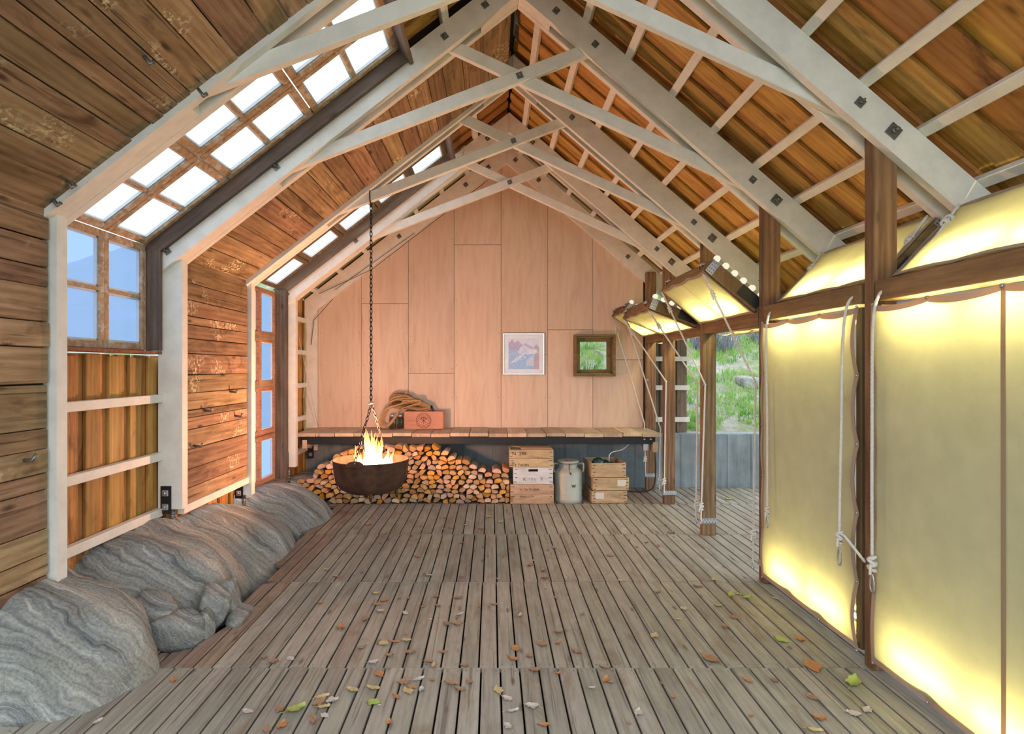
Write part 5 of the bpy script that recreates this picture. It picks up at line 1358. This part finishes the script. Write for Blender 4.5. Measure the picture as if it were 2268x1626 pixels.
def put_leaf(u, v, size, me, label, group=None):
    d = F_PX * EYE / (v - VPY); x = (u - VPX) * d / F_PX
    o = bpy.data.objects.new('leaf', me); C.objects.link(o); o.location = (x, d, .002); o.rotation_euler = (rs.uniform(-.1, .1), rs.uniform(-.1, .1), rs.uniform(0, 6.28)); o.scale = (size,) * 3
    if group: leafset.append((label, 'front' if d < 3.0 else ('second' if d < 4.2 else ('third' if d < 5.4 else 'rearmost')), x, o))
    return tag(o, label, 'leaf', group)
for i, (u, v) in enumerate(leaves):
    if v > 1700 or (1994 / (v - VPY)) < 1.5: continue
    ki = rs.choice((0, 0, 0, 1, 1, 2, 3)); m, l, g = kinds[ki]
    put_leaf(u, v, rs.uniform(.045, .075), lm[(m, rs.randrange(4))], l, g)
for k in range(40):
    u, v = rs.uniform(600, 1900), rs.uniform(1130, 1610); ki = rs.choice((0, 0, 1, 2)); m, l, g = kinds[ki]
    put_leaf(u, v, rs.uniform(.02, .04), lm[(m, rs.randrange(4))], l, g)
gm = [leaf_mesh(k, 'leaf_green') for k in range(3)]
for (u, v, s, l) in ((1890, 1514, .115, 'long yellow-green leaf lying near the large canvas screen'), (1619, 1321, .085, 'green leaf, larger of a pair by the narrower screen'), (1653, 1326, .075, 'yellow-green leaf, outer one of a pair by the narrower screen'), (1636, 1317, .05, 'small green leaf lying behind the pair by the narrower screen'), (1729, 1419, .08, 'green leaf alone at the foot of the narrower canvas screen'), (1591, 1343, .055, 'small green leaf on the open deck before the leaf pair'), (826, 1558, .07, 'bright green leaf among brown ones on the front boards'), (655, 1573, .10, 'speckled green leaf next to the brown leaf cluster'), (1615, 1107, .10, 'yellow-green leaf on the outer deck near the concrete wall')):
    put_leaf(u, v, s, gm[int(u) % 3], l)
put_leaf(1575, 1463, .115, leaf_mesh(3, 'leaf_brown'), 'largest crumpled brown leaf on the deck before the screens')
put_leaf(1799, 1478, .12, leaf_mesh(1, 'leaf_orange'), 'large orange-brown leaf on the deck beside the large screen')

for c_, r_ in sorted(set(q[:2] for q in leafset)):
    cw = {'small dry': 'brown', 'small pal': 'pale', 'small ora': 'orange', 'small tan': 'yellow'}[c_[:9]]
    for k, q in enumerate(sorted((q for q in leafset if q[0] == c_ and q[1] == r_), key=lambda q: q[2])):
        q[3]['label'] = 'small %s dry leaf on the %s deck row, %s %s one from the boulder side' % (cw, r_, ordinal(k + 1), cw)
# ---------------------------------------------------------------- outside planting
rs = random.Random(21)
def blades(name, n_, xr, yr, hr, wr, mat, label, cat, ok=None, clump=0):
    mb = MB(); vs, fs = [], []
    for k in range(n_):
        x, y = rs.uniform(*xr), rs.uniform(*yr)
        if ok and not ok(x, y): continue
        z = hill(x, y) - .02; a = rs.uniform(0, 6.28); h = rs.uniform(*hr); w_ = rs.uniform(*wr); lx, ly = rs.uniform(-.6, .6) * h, rs.uniform(-.8, .2) * h
        b = len(vs); c, s = math.cos(a) * w_, math.sin(a) * w_
        vs += [(x - c, y - s, z), (x + c, y + s, z), (x + c * .6 + lx * .4, y + s * .6 + ly * .4, z + h * .65), (x - c * .6 + lx * .4, y - s * .6 + ly * .4, z + h * .65), (x + lx, y + ly, z + h)]
        fs += [(b, b + 1, b + 2, b + 3), (b + 3, b + 2, b + 4)]
    me = bpy.data.meshes.new(name); me.from_pydata(vs, [], fs); me.materials.append(M[mat]); me.update()
    o = bpy.data.objects.new(name, me); C.objects.link(o); o['kind'] = 'stuff'; return tag(o, label, cat)
blades('grass', 34000, (.8, 9.5), (7.85, 16.0), (.06, .16), (.006, .014), 'blade', 'bright green tufted grass covering the slope outside', 'grass', ok=lambda x, y: x < y * .75 and noise.noise(Vector((x * 1.1, y * 1.1, 7))) > -.12)
blades('heather', 5000, (4.0, 9.0), (10.6, 14.6), (.18, .42), (.008, .02), 'heather', 'purple-grey heather growing high on the grassy slope', 'shrub', ok=lambda x, y: noise.noise(Vector((x * .9, y * .9, 2))) > -.05 and x > y * .30)
def hillrock(u, v, d, rad, label, seed):
    p = px(u, v, d); rock('boulder', label, (p.x, p.y, hill(p.x, p.y) + rad[2] * .3), rad, (0, 0, .3), seed, 4, 8, .03, .006)
hillrock(1660, 846, 9.6, (.19, .17, .13), 'pale rock lying in the grass of the slope outside', 31)
hillrock(1322, 790, 10.5, (.07, .06, .055), 'small pale stone on the slope seen through the gable window', 32)
